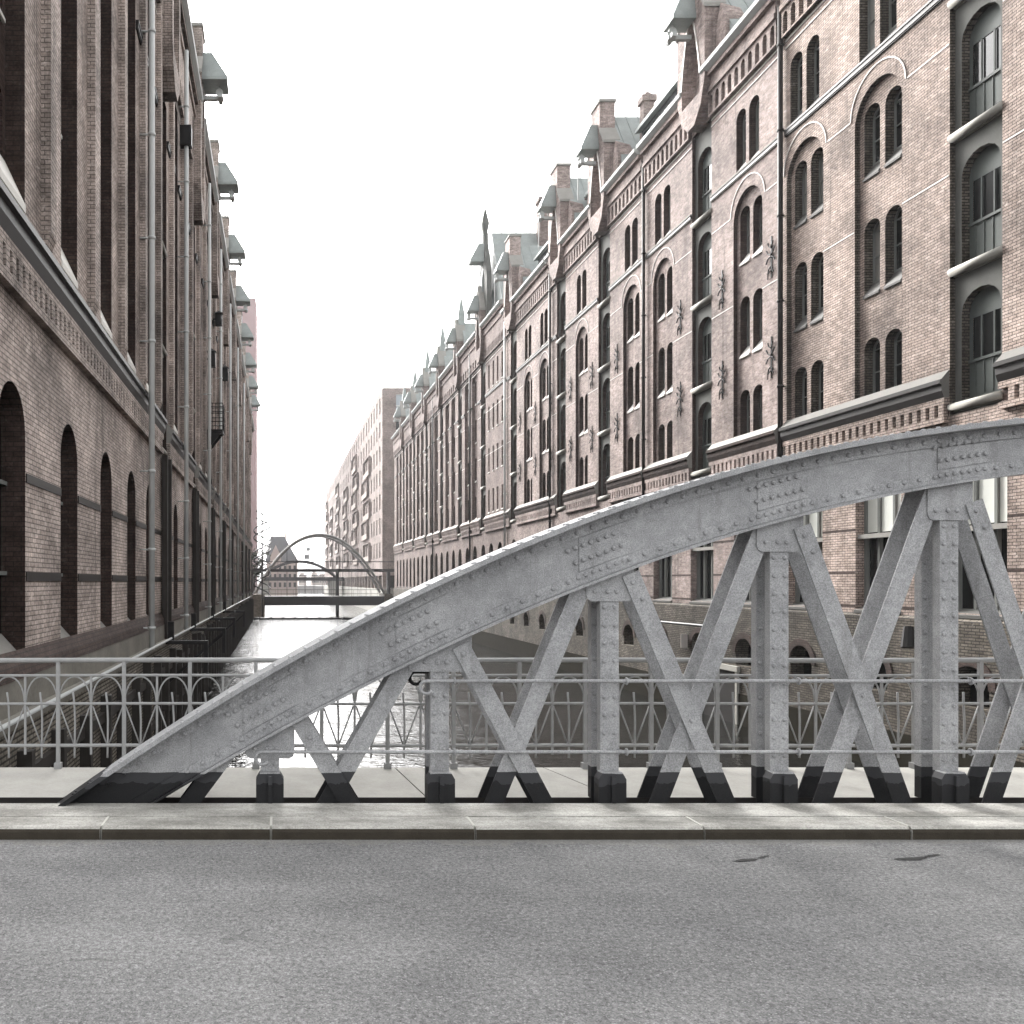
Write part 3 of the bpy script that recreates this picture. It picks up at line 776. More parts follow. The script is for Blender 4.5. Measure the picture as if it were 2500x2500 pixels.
        if s.spire:
            mb = MB()
            loop = [(-.3, -.3), (.3, -.3), (.3, .3), (-.3, .3)]
            for sg in (0,):
                b0 = [F(uc + p[0], .1 + p[1], 24.2) for p in loop]; b1 = [F(uc + p[0], .1 + p[1], 25.3) for p in loop]; ap = F(uc, .1, 27.2)
                for q in range(4):
                    mb.face([b0[q], b0[(q + 1) % 4], b1[(q + 1) % 4], b1[q]]); mb.face([b1[q], b1[(q + 1) % 4], ap])
            mb.build('spire', 'copper', g)
        else:
            # little brick pinnacles beside the gable
            for sg in (-1, 1):
                mb = MB(); c = uc + sg * 1.62; b0 = [(c - .38, -.03), (c + .38, -.03), (c + .38, .75), (c - .38, .75)]
                lo = [F(a, b, s.eave - .2) for a, b in b0]; hi = [F(a, b, 21.7) for a, b in b0]; r0, r1 = F(c, -.03, 22.5), F(c, .75, 22.3)
                for q in range(4): mb.face([lo[q], lo[(q + 1) % 4], hi[(q + 1) % 4], hi[q]])
                mb.face([hi[0], hi[1], r0]); mb.face([hi[2], hi[3], r1]); mb.face([hi[1], hi[2], r1, r0]); mb.face([hi[3], hi[0], r0, r1])
                mb.build('pinnacle', s.mats['wall'], g)
    def segs(s):
        """stretches of wall between hatch columns"""
        out, cur = [], s.u0
        for kind, uc in s.bays:
            if kind == 'hatch': out.append((cur, uc - .86)); cur = uc + .86
        out.append((cur, s.u1))
        for g in s.gaps:
            out = [q for a, b in out for q in (((a, g - .12), (g + .12, b)) if a < g < b else ((a, b),))]
        return [(a, b) for a, b in out if b - a > .1]
    def pairs(s, a, b): return [uc for k, uc in s.bays if k == 'pair' and a < uc < b]
    def trim(s):
        F = s.F; lg = s.ledge
        for a, b in s.segs():
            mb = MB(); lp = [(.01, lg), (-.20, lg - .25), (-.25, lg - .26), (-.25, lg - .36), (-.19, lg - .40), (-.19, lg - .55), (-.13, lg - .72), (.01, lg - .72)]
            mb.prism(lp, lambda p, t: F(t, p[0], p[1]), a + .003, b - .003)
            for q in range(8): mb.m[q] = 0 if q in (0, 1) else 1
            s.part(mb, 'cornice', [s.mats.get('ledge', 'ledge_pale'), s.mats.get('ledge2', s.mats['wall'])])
            # dentil frieze
            mb = MB(); near = a < 75; st = .32 if near else .64; n = int((b - a - .05) / st)
            mb.fbox(F, a + .004, b - .004, -.13, .0, lg - .88, lg - .725); mb.fbox(F, a + .004, b - .004, -.13, 0., lg - 1.36, lg - 1.20)
            for q in range(n): mb.fbox(F, a + .03 + q * st, a + .03 + q * st + st * .56, -.128, 0, lg - 1.199, lg - .881)
            mb.fbox(F, a + .005, b - .005, -.014, 0, lg - 1.2, lg - .88, 1); s.part(mb, 'frieze', [s.mats['wall'], 'brick_slot'])  # dark backing paints in the shade between the dentils
            # string course under the top row, white bands
            mb = MB(); v = s.rows[0][0] - .45
            cs = [a] + [x for k, uc in s.bays if k in ('slot', 'slit') and a < uc < b for x in (uc - {'slot': .68, 'slit': 1.12}[k], uc + {'slot': .68, 'slit': 1.12}[k])] + [b]
            for c0, c1 in zip(cs[::2], cs[1::2]):
                mb.fbox(F, c0, c1, -.09, .0, v - .03, v + .03, 0); mb.fbox(F, c0, c1, -.07, 0, v - .16, v - .032, 1); mb.fbox(F, c0, c1, -.05, 0, v - .20, v - .162, 0)
            s.part(mb, 'string_course', [s.mats.get('string', 'ledge_pale'), 'pipe_dark'])
            ps = s.pairs(a, b); ot = [(uc, {'slot': .68, 'slit': 1.12}[k]) for k, uc in s.bays if k in ('slot', 'slit') and a < uc < b]
            vb = s.rows[1][0] + 1.48
            for lev, hw in ((vb, 1.2), (10.42, 1.03), (6.9, 1.03)):
                mb = MB(); cs = [a] + [x for uc, h_ in [(u_, hw) for u_ in ps] + ot for x in (uc - h_, uc + h_)] + [b]
                for c0, c1 in zip(cs[::2], cs[1::2]):
                    if c1 - c0 > .05: mb.fbox(F, c0, c1, -.012, 0, lev - .022, lev + .022)
                if mb.f and lev > 8 and s.side > 0: s.part(mb, 'white_band', 'band_white')
            for lev in (18.05, 18.3):
                mb = MB(); mb.fbox(F, a, b, -.03, 0, lev - .022, lev + .022); s.part(mb, 'white_band', 'band_white')
            for uc in ps:
                mb = MB(); o_ = arch(uc, 2.43, vb, vb, 1.125, 14)[2:]; i_ = arch(uc, 2.34, vb, vb, 1.08, 14)[2:]
                mb.prism(o_ + i_[::-1], lambda p, t: F(p[0], t, p[1]), -.025, 0.); s.part(mb, 'hood_mould', 'band_white')
            # arcade frieze below the eaves: arched niches
            v0, v1 = 18.4, s.eave - 1.0; st = .45 if near else .9; n = max(1, int((b - a) / st)); st = (b - a) / n
            mb = MB(); fr = lambda p: F(p[0], -.16, p[1]); hl = []
            for q in range(n):
                L = arch(a + (q + .5) * st, st * .56, v0 + .08, v0 + .62, .16, 4); hl.append(L); reveal(mb, L, F, -.16, 0)
                mb.tess([rect(a + q * st, a + (q + 1) * st, v0, v1), L], fr)
            mb.face([F(a, -.16, v0), F(b, -.16, v0), F(b, 0, v0), F(a, 0, v0)])
            mb.fbox(F, a + .002, b - .002, -.012, 0, v0 + .01, v1 - .01, 1); s.part(mb, 'arcade_frieze', [s.mats['wall'], 'brick_slot'])  # dark back face paints the niche shade
            mb = MB(); e = s.eave
            mb.fbox(F, a, b, -.24, .0, v1 + .001, v1 + .18); mb.fbox(F, a, b, -.19, 0, v1 + .182, e - .42); mb.fbox(F, a, b, -.34, 0, e - .418, e - .25)
            s.part(mb, 'eaves_cornice', s.mats['wall'])
            mb = MB(); lp = [(-.36, e - .248), (-.52, e - .12), (-.54, e + .02), (-.05, e + .2), (-.05, e - .248)]
            mb.prism(lp, lambda p, t: F(t, p[0], p[1]), a, b); s.part(mb, 'gutter', 'gutter')
    def roof(s):
        F, e = s.F, s.eave; a, b = s.u0, s.u1; mb = MB()
        lp = [(.0, e), (4.5, e + 2.6), (13, e + 2.6), (13, WATER - .3), (12.9, WATER - .3), (12.9, e + 2.3), (4.5, e + 2.3), (.1, e - .2)]
        mb.face([F(a, 0, e + .01), F(b, 0, e + .01), F(b, 4.5, e + 2.6), F(a, 4.5, e + 2.6)]); mb.face([F(a, 4.5, e + 2.6), F(b, 4.5, e + 2.6), F(b, 14, e + 2.6), F(a, 14, e + 2.6)])
        s.part(mb, 'roof', 'copper')
        mb = MB()
        for u in (a + .001, b - .001): mb.face([F(u, .03, WATER - .4), F(u, 14, WATER - .4), F(u, 14, e + 2.59), F(u, 4.5, e + 2.59), F(u, .03, e)])
        mb.face([F(a, 13.99, WATER - .4), F(b, 13.99, WATER - .4), F(b, 13.99, e + 2.59), F(a, 13.99, e + 2.59)])
        s.part(mb, 'end_wall', s.mats['wall'])
    def dormer(s, a, b):
        F, e = s.F, s.eave; mb = MB(); v0, v1 = e + .3, e + 2.15
        mb.fbox(F, a, b, .9, 3.8, v0, v1)
        d = s.part(mb, 'shed_dormer', 'slate')
        mb = MB(); lp = [(.62, v1 - .06), (.62, v1 + .12), (1.0, v1 + .42), (5.0, v1 + .9), (5.0, v1 + .6)]; mb.prism(lp, lambda p, t: F(t, p[0], p[1]), a - .2, b + .2); mb.build('dormer_roof', 'copper', d)
        n = int((b - a) / 1.1)
        mb = MB()
        for q in range(n): c = a + (q + .5) * (b - a) / n; mb.fbox(F, c - .38, c + .38, .885, .899, v0 + .5, v1 - .25)
        mb.build('dormer_window', 'glass', d)
    def chimney(s, u, w, v0, v1, r=.35):
        mb = MB(); F = s.F; mb.fbox(F, u - r, u + r, w - r, w + r, v0, v1 - .5); mb.fbox(F, u - r - .1, u + r + .1, w - r - .1, w + r + .1, v1 - .499, v1 - .2)
        c = [F(u + a, w + b_, v1 - .199) for a, b_ in ((-r, -r), (r, -r), (r, r), (-r, r))]; ap = F(u, w, v1 + .15)
        for q in range(4): mb.face([c[q], c[(q + 1) % 4], ap])
        s.part(mb, 'chimney', s.mats['wall'])
    def pipe(s, u, mat, v0, v1, r=.075, hopper=None):
        mb = MB(); F = s.F; w = -.13 if s.side > 0 else -.34; lg = s.ledge
        mb.tube(F(u, w, v1), F(u, w, v0), r, 8)
        v = lg + 1.2
        while v < v1: mb.tube(F(u, w, v - .04), F(u, w, v + .04), r * 1.3, 8); mb.fbox(F, u - .02, u + .02, w, .0, v - .02, v + .02); v += 2.9
        v = v0 + .6
        while v < lg - 1.6: mb.tube(F(u, w, v - .04), F(u, w, v + .04), r * 1.3, 8); mb.fbox(F, u - .02, u + .02, w, .0, v - .02, v + .02); v += 2.2
        o = s.part(mb, 'downpipe', mat, True)
        if hopper: mb = MB(); mb.fbox(F, u - .2, u + .2, -.55, -.1, hopper, hopper + .75); mb.build('rain_hopper', 'iron_black', o)
    def anchors(s, us, vs):
        F = s.F; mb = MB()
        d = -.03
        mb.fbox(lambda u, w, v: (s.side * w, u, v), -.03, .03, d, d + .03, -.7, .75)
        for sg in (-1, 1):
            for v, dv, l in ((.1, .22, .26), (.05, -.2, .28), (-.3, -.25, .18), (.35, .2, .16)):
                mb.path([(s.side * (d - .01), 0, v), (s.side * (d - .02), sg * l * .6, v + dv * .3), (s.side * (d - .02), sg * l, v + dv)], .026, 5)
        mb.path([(s.side * (d - .02), 0, -.45), (s.side * (d - .02), .16, -.55), (s.side * (d - .02), .18, -.72)], .02, 5)
        me = mb.mesh('wall_anchor', 'iron_black')
        for u in us:
            for v in vs: place('wall_anchor', me, s.root, F(u, 0, v))

K = 3.63
B1 = Warehouse('tan brick warehouse with dark slate window sills, nearest behind the truss', 1, RX, 13.2, 30.85,
    [('pair', 15.0), ('pair', 18.65), ('hatch', 22.25), ('pair', 25.88), ('pair', 29.47)],
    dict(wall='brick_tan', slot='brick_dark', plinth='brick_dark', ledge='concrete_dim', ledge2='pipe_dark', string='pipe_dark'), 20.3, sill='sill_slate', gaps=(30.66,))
B1.pipe(30.66, 'pipe_dark', 2.0, 19.6, .085); B1.chimney(26, 3, 21, 25)
B2 = Warehouse('pinkish brick warehouse with pale sills, star-shaped wall anchors and copper roofed gables', 1, RX, 30.86, 68.2,
    [('pair', 33.05), ('hatch', 36.63), ('pair', 40.36), ('pair', 43.95), ('hatch', 47.6), ('pair', 51.15), ('hatch', 54.8), ('pair', 58.4), ('pair', 62.1), ('hatch', 65.9)],
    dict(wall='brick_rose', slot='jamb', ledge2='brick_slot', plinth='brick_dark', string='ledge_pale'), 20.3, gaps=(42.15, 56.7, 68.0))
B2.anchors([31.42, 34.9, 38.55, 45.75, 49.4, 53.0, 56.9, 60.3, 64.1], (11.3, 7.8))
B2.pipe(42.15, 'pipe_dark', 1.0, 19.6, .08); B2.pipe(56.7, 'pipe_dark', 1.0, 19.6, .08); B2.pipe(68.0, 'pipe_pale', -1, 19.6, .09)
for a, b in ((38.9, 44.9), (50.2, 52.4), (57.4, 62.8)): B2.dormer(a, b)
B2.chimney(45.25, 1.3, 20.6, 24.5, .26); B2.chimney(52.8, 1.2, 20.6, 23.0, .25)
rows3 = ((15.9, 1.8), (12.5, 1.8), (9.1, 1.8), (5.8, 1.7))
L3 = [75.7, 85.4, 95.0, 104.6, 114.2, 123.8]
bays3 = [('plain', 70.0), ('plain', 72.9)]
for q, u in enumerate(L3):
    bays3.append(('hatch', u)); nx = L3[q + 1] if q + 1 < len(L3) else 133.4
    bays3 += [('slit', u + 3.2), ('slit', u + 6.4)]
B3 = Warehouse('far brick warehouse with a row of slender spires and winch hoods along its eaves', 1, RX, 68.21, 133.7, bays3,
    dict(wall='brick_far', slot='jamb', plinth='brick_dark', string='ledge_pale'), 21.3, rows=rows3, ground='arches', spire=True, gaps=(80.4, 99.8))
B3.pipe(80.4, 'pipe_dark', -1, 20.5, .09); B3.pipe(99.8, 'pipe_dark', -1, 20.5, .09)
# the big gabled cross roof with turret spire over its first hatch
mb = MB(); F = B3.F; uc, rz = 75.7, 29.3
for sg in (-1, 1): mb.face([F(uc, .7, rz), F(uc + sg * 4.2, .7, 21.6), F(uc + sg * 4.2, 12, 21.6), F(uc, 12, rz)])
mb.face([F(uc - 4.2, .71, 21.6), F(uc + 4.2, .71, 21.6), F(uc, .71, rz)])
for k in range(9):
    w = 1.5 + 1.2 * k
    mb.face([F(uc, w, rz + .08), F(uc - 4.2, w, 21.68), F(uc - 4.2, w + .07, 21.68), F(uc, w + .07, rz + .08)])
B3.part(mb, 'cross_roof', 'copper')
mb = MB()
prof = [(uc - 1.5, 21.2), (uc + 1.5, 21.2), (uc + 1.5, 25.6), (uc + .35, 28.3), (uc + .3, 29.2), (uc - .3, 29.2), (uc - .35, 28.3), (uc - 1.5, 25.6)]
mb.prism(prof, lambda p, t: F(p[0], t, p[1]), -.05, .35)
c4 = [F(uc + a, .15 + b, 29.2) for a, b in ((-.16, -.16), (.16, -.16), (.16, .16), (-.16, .16))]; c5 = [F(uc + a, .15 + b, 30.0) for a, b in ((-.3, -.3), (.3, -.3), (.3, .3), (-.3, .3))]
for q in range(4): mb.face([c4[q], c4[(q + 1) % 4], c5[(q + 1) % 4], c5[q]]); mb.face([c5[q], c5[(q + 1) % 4], F(uc, .15, 31.6)])
tu = B3.part(mb, 'turret', 'hatch_wall')
mb = MB(); mb.prism([(-.051, 28.2), (-.051, 26.7), (-1.15, 26.7), (-1.2, 26.9), (-.5, 28.2)], lambda p, t: F(t, p[0], p[1]), uc - .55, uc + .55); mb.build('winch_hood', 'copper', tu)
B3.chimney(75.0, 4.9, 25, 32.0, .5)

lb = []
for u in (13.2, 16.8, 20.4, 23.9, 27.2): lb.append(('slot', u))
hl = [30.5 + 10.7 * q for q in range(9)]
for u in hl: lb += [('hatch', u), ('slot', u + 3.65), ('slot', u + 7.2)]
BL = Warehouse('tall weathered brick warehouse with pale downpipes and black hoist guides, across the canal', -1, LX, 10.2, 128, lb,
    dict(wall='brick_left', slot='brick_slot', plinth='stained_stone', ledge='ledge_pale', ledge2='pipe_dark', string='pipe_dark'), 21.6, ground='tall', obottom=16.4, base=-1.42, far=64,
    rows=((15.75, 1.8), (12.3, 1.65), (8.83, 1.77), (6.0, 1.6)), ledge=5.55)
for u, h in ((25.3, None), (34.8, 16.8), (46.4, None), (55.6, None), (66.5, None), (79, None), (93, None)): BL.pipe(u, 'pipe_pale', -1.9, 20.5, .085, h)
for u in hl:
    mb = MB(); mb.fbox(BL.F, u - .62, u - .45, -.22, -.03, -4.2, 4.2); mb.fbox(BL.F, u + .45, u + .62, -.22, -.03, -4.2, 4.2); mb.fbox(BL.F, u - .44, u + .44, -.08, -.03, -1.4, 4.2)
    BL.part(mb, 'hoist_guide', 'timber')
for a, b in zip(BL.edges[1:-1], BL.bays[1:]):
    mb = MB(); mb.fbox(BL.F, a - .20, a + .20, -.16, 0, 5.75, 20.4); mb.prism([(0, 5.4 + .35), (-.16, 5.75), (0, 5.3)], lambda p, t: BL.F(t, p[0], p[1]), a - .2, a + .2); BL.part(mb, 'pilaster_strip', 'brick_left')
# dark ledge strip and bands on the ground storey
mb = MB(); mb.prism([(.0, -1.02), (-.10, -1.24), (-.13, -1.42), (.0, -1.44)], lambda p, t: BL.F(t, p[0], p[1]), 10.2, 128); BL.part(mb, 'base_ledge', 'jamb')
for v in (1.6, .08): 
    cur = 10.2
    for u in [q[1] for q in lb] + [128.7]:
        mb = MB(); mb.fbox(BL.F, cur, u - .7, -.02, 0, v - .07, v + .07); cur = u + .7; BL.part(mb, 'dark_band', 'pipe_dark')
# black fire balcony and wall lanterns
F = BL.F
mb = MB(); mb.fbox(F, 49.2, 50.6, -.85, .0, 8.2, 8.32)
mb.prism([(0, 8.2), (-.8, 8.2), (0, 7.2)], lambda p, t: F(t, p[0], p[1]), 49.3, 49.36)
mb.prism([(0, 8.2), (-.8, 8.2), (0, 7.2)], lambda p, t: F(t, p[0], p[1]), 50.4, 50.46)
bal = BL.part(mb, 'fire_balcony', 'iron_black')
mb = MB()
for v in (8.75, 9.2, 9.55, 9.75):
    mb.tube(F(49.2, -.02, v), F(49.2, -.85, v), .025, 5); mb.tube(F(49.2, -.85, v), F(50.6, -.85, v), .025, 5); mb.tube(F(50.6, -.85, v), F(50.6, -.02, v), .025, 5)
for q in range(5): mb.tube(F(49.2, -.1 - .75 * q / 4, 8.3), F(49.2, -.1 - .75 * q / 4, 9.76), .02, 5)
for q in range(6): mb.tube(F(49.2 + 1.4 * q / 5, -.85, 8.3), F(49.2 + 1.4 * q / 5, -.85, 9.76), .02, 5)
mb.build('balcony_railing', 'iron_black', bal)
for u, v, h in ((47.9, 11.4, .8), (53.5, 15.2, .7), (60, 13.4, .8)):
    mb = MB(); mb.fbox(F, u - .2, u + .2, -.55, -.15, v, v + h); mb.fbox(F, u - .03, u + .03, -.15, 0, v + h * .5, v + h * .5 + .06)
    ap = F(u, -.35, v + h + .2); c = [F(u + a, -.35 + b, v + h) for a, b in ((-.25, -.25), (.25, -.25), (.25, .25), (-.25, .25))]
    for q in range(4): mb.face([c[q], c[(q + 1) % 4], ap])
    BL.part(mb, 'wall_lantern', 'iron_black')

# quay wall below the tall warehouse: stone, timber fenders, pale pipe, landing stages
qw = thing('quay_wall', 'dark quay wall with upright timber fenders at the foot of the weathered warehouse', 'quay wall', (-3.75, 60, WATER))
mb = MB(); mb.box(-3.9, -3.62, 9.0, 128, WATER - .5, -2.02); mb.build('wall', 'quay_brick', qw)
mb = MB(); mb.box(-3.9, -3.6, 9.0, 128, -2.018, -1.90); mb.build('coping', 'stained_stone', qw)
fm = MB(); fm.box(-.13, .09, -.09, .09, WATER - .4, -2.3); fmm = fm.mesh('timber_fender', 'timber')
y = 10.6
while y < 124: place('timber_fender', fmm, qw, (-3.5, y + random.uniform(-.1, .1), random.uniform(-.15, .15))); y += 1.95
for z in (-2.75, -4.1): 
    mb = MB(); mb.box(-3.615, -3.52, 9, 126, z - .1, z + .1); mb.build('timber_waling', 'timber', qw)
mb = MB(); mb.tube((-3.48, 9, -1.84), (-3.48, 110, -1.84), .035, 8); mb.build('service_pipe', 'pipe_pale', qw, True)
for y, o_ in ((28.8, 1.3), (36.6, 1.4), (47, 1.3), (58, 1.4)):
    mb = MB(); mb.box(-3.6, -3.55 + o_, y - .08, y + .08, -2.0, -1.86 - .02); mb.box(-3.68 + o_, -3.55 + o_, y - .07, y + .07, -2.9, -2.001)
    mb.box(-3.6, -3.45 + .05, y + .5, y + .6, -2.0, -1.3); mb.tube((-3.5, y, -3.2), (-3.6 + o_, y, -2.1), .05, 6)
    mb.build('landing_stage', 'iron_black', qw)

# dark joints across the ground floor piers
for bl in (B1, B2):
    cs = [u for k, u in bl.bays]
    for a, b in zip([bl.u0 - .98] + cs, cs + [bl.u1 + .98]):
        if a + .99 > 46 or b - a - 1.98 < .2: continue
        for v in (1.55, .27, -.72):
            mb = MB(); mb.fbox(bl.F, a + .985, b - .985, -.006, 0, v - .035, v + .035); bl.part(mb, 'dark_band', 'jamb')
# lights and signs on the right-hand plinth
wl = thing('wall_lamp', 'black floodlight on a long horizontal arm below the pinkish warehouse windows', 'lamp', (17.0, 37.7, -1.72))
mb = MB(); mb.tube((16.85, 34.6, -1.75), (16.55, 39.3, -1.75), .06, 6); mb.tube((16.85, 34.6, -1.75), (17.1, 34.6, -1.75), .06, 6); mb.build('arm', 'iron_black', wl)
mb = MB(); mb.tube((16.55, 39.2, -1.75), (16.35, 39.8, -1.9), .17, 10, 0, .24); mb.build('lamp_head', 'iron_black', wl)
mb = MB(); mb.tube((16.35, 39.81, -1.9), (16.34, 39.84, -1.91), .2, 10); mb.build('lens', 'band_white', wl)
sg = thing('sign_plate', 'narrow upright white plate mounted on the dark quay wall', 'sign', (17.0, 37.9, -2.7))
mb = MB(); mb.box(16.80, 17.07, 37.6, 37.66, -2.75, -2.2); mb.build('plate', 'band_white', sg)
mb = MB(); mb.box(17.0, 17.09, 37.661, 37.69, -2.6, -2.35); mb.build('bracket', 'iron_black', sg)
sp = thing('spotlight', 'black spotlight bracketed to the brick wall beside the last truss post', 'lamp', (17.0, 24.2, -1.6))
mb = MB(); mb.tube((17.0, 24.15, -1.45), (16.75, 23.9, -1.35), .05, 6); mb.build('bracket', 'iron_black', sp)
mb = MB(); mb.tube((16.75, 23.95, -1.2), (16.68, 23.85, -1.75), .12, 10, 0, .19); mb.build('lamp_head', 'iron_black', sp)
# dark water gate in the plinth
wg = thing('water_gate', 'black boat gate opening at water level beneath the pinkish warehouse', 'gate', (17.0, 34.8, WATER))
mb = MB(); mb.box(17.03, 17.07, 33.5, 36.2, WATER - .3, -3.35); mb.build('door', 'trench', wg)
mb = MB()
for y in (33.4, 36.2): mb.box(16.98, 17.078, y, y + .14, WATER - .3, -3.35)
mb.box(16.96, 17.078, 33.35, 36.4, -3.349, -3.15); mb.build('frame', 'concrete', wg)

# ------------------------------------------------------------------ far arched bridge, footbridge, boom
ab = thing('arch_bridge', 'slim white bowstring arch bridge with a black deck across the canal', 'bridge', (6.3, 135, WATER))
Yb = 135
def fx(s, y=Yb): return (s - 680) * y / FPX
def fz(y_, y=Yb): return (1420 - y_) * y / FPX
mb = MB(); mb.box(fx(618), 17.4, Yb, Yb + 6, fz(1478), fz(1456)); mb.build('deck', 'bridge_dark', ab)
mb = MB(); mb.box(fx(618), fx(645), Yb - .6, Yb + 7, WATER - .5, fz(1456) + .3); mb.box(fx(938), 17.0, Yb - .6, Yb + 7, WATER - .5, fz(1450)); mb.build('abutment', 'quay_brick', ab)
for off in (0.2, 5.6):
    pts = []
    for q in range(29):
        t = -1 + 2 * q / 28; sx = 780 + 158 * t; yy = 1305 + 143 * abs(t) ** 2.1
        pts.append((fx(sx), Yb + off, fz(yy)))
    mb = MB(); mb.path(pts, .19, 8); mb.build('arch', 'bridge_pale', ab, True)
    mb = MB()
    for q in range(3, 26, 2): mb.tube(pts[q], (pts[q][0], Yb + off, fz(1456)), .03, 4)
    mb.build('hanger', 'bridge_dark', ab)
mb = MB()
for z in (.4, 1.0): mb.tube((fx(625), Yb + .1, fz(1456) + z), (16.9, Yb + .1, fz(1456) + z), .035, 5)
x = fx(628)
while x < 16.8: mb.tube((x, Yb + .1, fz(1456)), (x, Yb + .1, fz(1456) + 1.0), .02, 4); x += .9
mb.build('railing', 'bridge_dark', ab)
fb = thing('footbridge', 'thin flat upper footbridge with mesh railing joining both canal sides', 'bridge', (6.5, 140, 1.7))
Yf = 140
mb = MB(); mb.box(-4.6, 18, Yf, Yf + 2.2, fz(1396, Yf), fz(1389, Yf)); mb.build('deck', 'bridge_dark', fb)
mb = MB(); mb.tube((-4.6, Yf, fz(1371, Yf)), (18, Yf, fz(1371, Yf)), .04, 5); mb.tube((-4.6, Yf + 2.1, fz(1371, Yf)), (18, Yf + 2.1, fz(1371, Yf)), .04, 5)
x = -4.5
while x < 18: mb.tube((x, Yf, fz(1390, Yf)), (x, Yf, fz(1371, Yf)), .025, 4); x += 1.2
mb.build('railing', 'bridge_dark', fb)
for x in (-4.2, 9.2, 17.2): mb = MB(); mb.box(x - .25, x + .25, Yf + .6, Yf + 1.2, WATER - .5, fz(1396, Yf)); mb.build('pier', 'bridge_dark', fb)
b2 = thing('arch_bridge', 'low dark arched bridge further along, seen under the white bowstring', 'bridge', (6, 230, WATER)); Y2 = 230
mb = MB(); mb.box(fx(640, Y2), fx(960, Y2), Y2, Y2 + 9, fz(1418, Y2), fz(1409, Y2)); mb.build('deck', 'bridge_dark', b2)
mb = MB(); mb.path([(fx(730 + 92 * t, Y2), Y2, fz(1371 + 40 * abs(t) ** 2.1, Y2)) for t in (-1 + 2 * q / 20 for q in range(21))], .4, 6); mb.build('arch', 'bridge_dark', b2)
mb = MB()
for x in (fx(648, Y2), fx(812, Y2)): mb.box(x - .8, x + .8, Y2 + .5, Y2 + 8, WATER - .5, fz(1418, Y2))
mb.build('pier', 'concrete', b2)
o = MB(); o.tube((-3.6, 126.5, WATER + .05), (11.6, 126.5, WATER + .05), .2, 8)
for q in range(9): o.tube((-3 + 1.7 * q, 126.5, WATER + .05), (-2.6 + 1.7 * q, 126.5, WATER + .05), .27, 8)
o = o.build('floating_boom', 'bridge_dark', None, True); o['label'] = 'thin dark floating boom lying across the bright water'; o['category'] = 'boom'

# ------------------------------------------------------------------ modern block with loggia frames
mx = 16.7; mY0, mY1 = 145., 325.
mo = thing('apartment_building', 'modern brown brick block with staggered loggia frames beyond the old warehouses', 'building', (mx, 230, WATER))
mt = 31.2
mb = MB()
hol = []
fl = [3.6 + 3.95 * q for q in range(7)]
FM = Fac(1, mx)
cols_ = [148.5, 153, 157.5, 162, 166.5] + [171 + 5.5 * q for q in range(27)]
face = MB()
for ci, u in enumerate(cols_):
    a = mY0 if ci == 0 else (cols_[ci - 1] + u) / 2; b = mY1 if ci == len(cols_) - 1 else (cols_[ci + 1] + u) / 2
    hs_ = []
    for f in fl:
        L = rect(u - .75, u + .75, f + .3, f + 2.9); hs_.append(L); reveal(face, L, FM, 0, .3)
        w_ = MB(); w_.fbox(FM, u - .75, u + .75, .26, .29, f + .3, f + 2.9)
        if ci < 24:
            wo_ = w_.build('window', 'glass', mo)
    face.tess([rect(a, b, 1.0, mt)] + hs_, lambda p: FM(p[0], 0, p[1]))
# end wall facing the camera with big framed windows
ex0, ex1 = mx, mx + 22
hs_ = []
for f in fl[:]:
    for x in (mx + 2.2, mx + 7, mx + 12): hs_.append(rect(x, x + 2.6, f + .2, f + 2.9))
face.tess([rect(ex0, ex1, 1.0, mt)] + hs_, lambda p: (p[0], mY0, p[1]))
for L in hs_: face.prism(L, lambda p, t: (p[0], t, p[1]), mY0, mY0 + .3, caps=False)
face.face([(ex0, mY0, mt), (ex1, mY0, mt), (ex1, mY1, mt), (ex0, mY1, mt)])
face.face([(ex0, mY1, 1), (ex1, mY1, 1), (ex1, mY1, mt), (ex0, mY1, mt)])
face.face([(ex1, mY0, 1), (ex1, mY1, 1), (ex1, mY1, mt), (ex1, mY0, mt)])
face.build('wall', 'brick_modern', mo)
for q, L in enumerate(hs_):
    (x0, z0), (x1, _), (_, z1), _ = L
    if x0 > mx + 4: continue
    w_ = MB(); w_.box(x0, x1, mY0 + .15, mY0 + .24, z0, z0 + .14); w_.box(x0, x1, mY0 + .15, mY0 + .24, z1 - .14, z1); w_.box(x0 + 1.2, x0 + 1.4, mY0 + .14, mY0 + .24, z0 + .15, z1 - .15)
    w_.box(x0, x1, mY0 + .14, mY0 + .23, z0 + .75, z0 + .9)
    wo_ = w_.build('window', 'win_light', mo)
    p_ = MB(); p_.box(x0, x1, mY0 + .27, mY0 + .29, z0, z1); p_.build('pane', 'glass_sky' if z0 > 25 else 'glass', wo_)
# loggia frames, staggered
lm = MB(); LN = 11.
lm.fbox(lambda u, w, v: (w, u, v), 0, LN, -.4, 0, 3.36, 3.5); lm.fbox(lambda u, w, v: (w, u, v), 0, .16, -.4, 0, 0, 3.36); lm.fbox(lambda u, w, v: (w, u, v), LN - .16, LN, -.4, 0, 0, 3.36)
lm.fbox(lambda u, w, v: (w, u, v), .16, LN - .16, -.39, 0, 0, .12)
lmm = lm.mesh('loggia', 'brick_modern')
gm = MB(); gm.fbox(lambda u, w, v: (w, u, v), .16, LN - .16, -.36, -.32, .12, 1.05); gmm = gm.mesh('balustrade', 'far_stone')
for ci, u in enumerate((163.5, 188, 216, 245, 275, 300)):
    for q in range(6):
        if (q + ci) % 2 and q == 5: continue
        L_ = (mx, u + (3.5 if q % 2 else 0), fl[q] + (.35 if q % 2 else 0))
        lo_ = place('loggia', lmm, mo, L_); place('balustrade', gmm, lo_, L_)
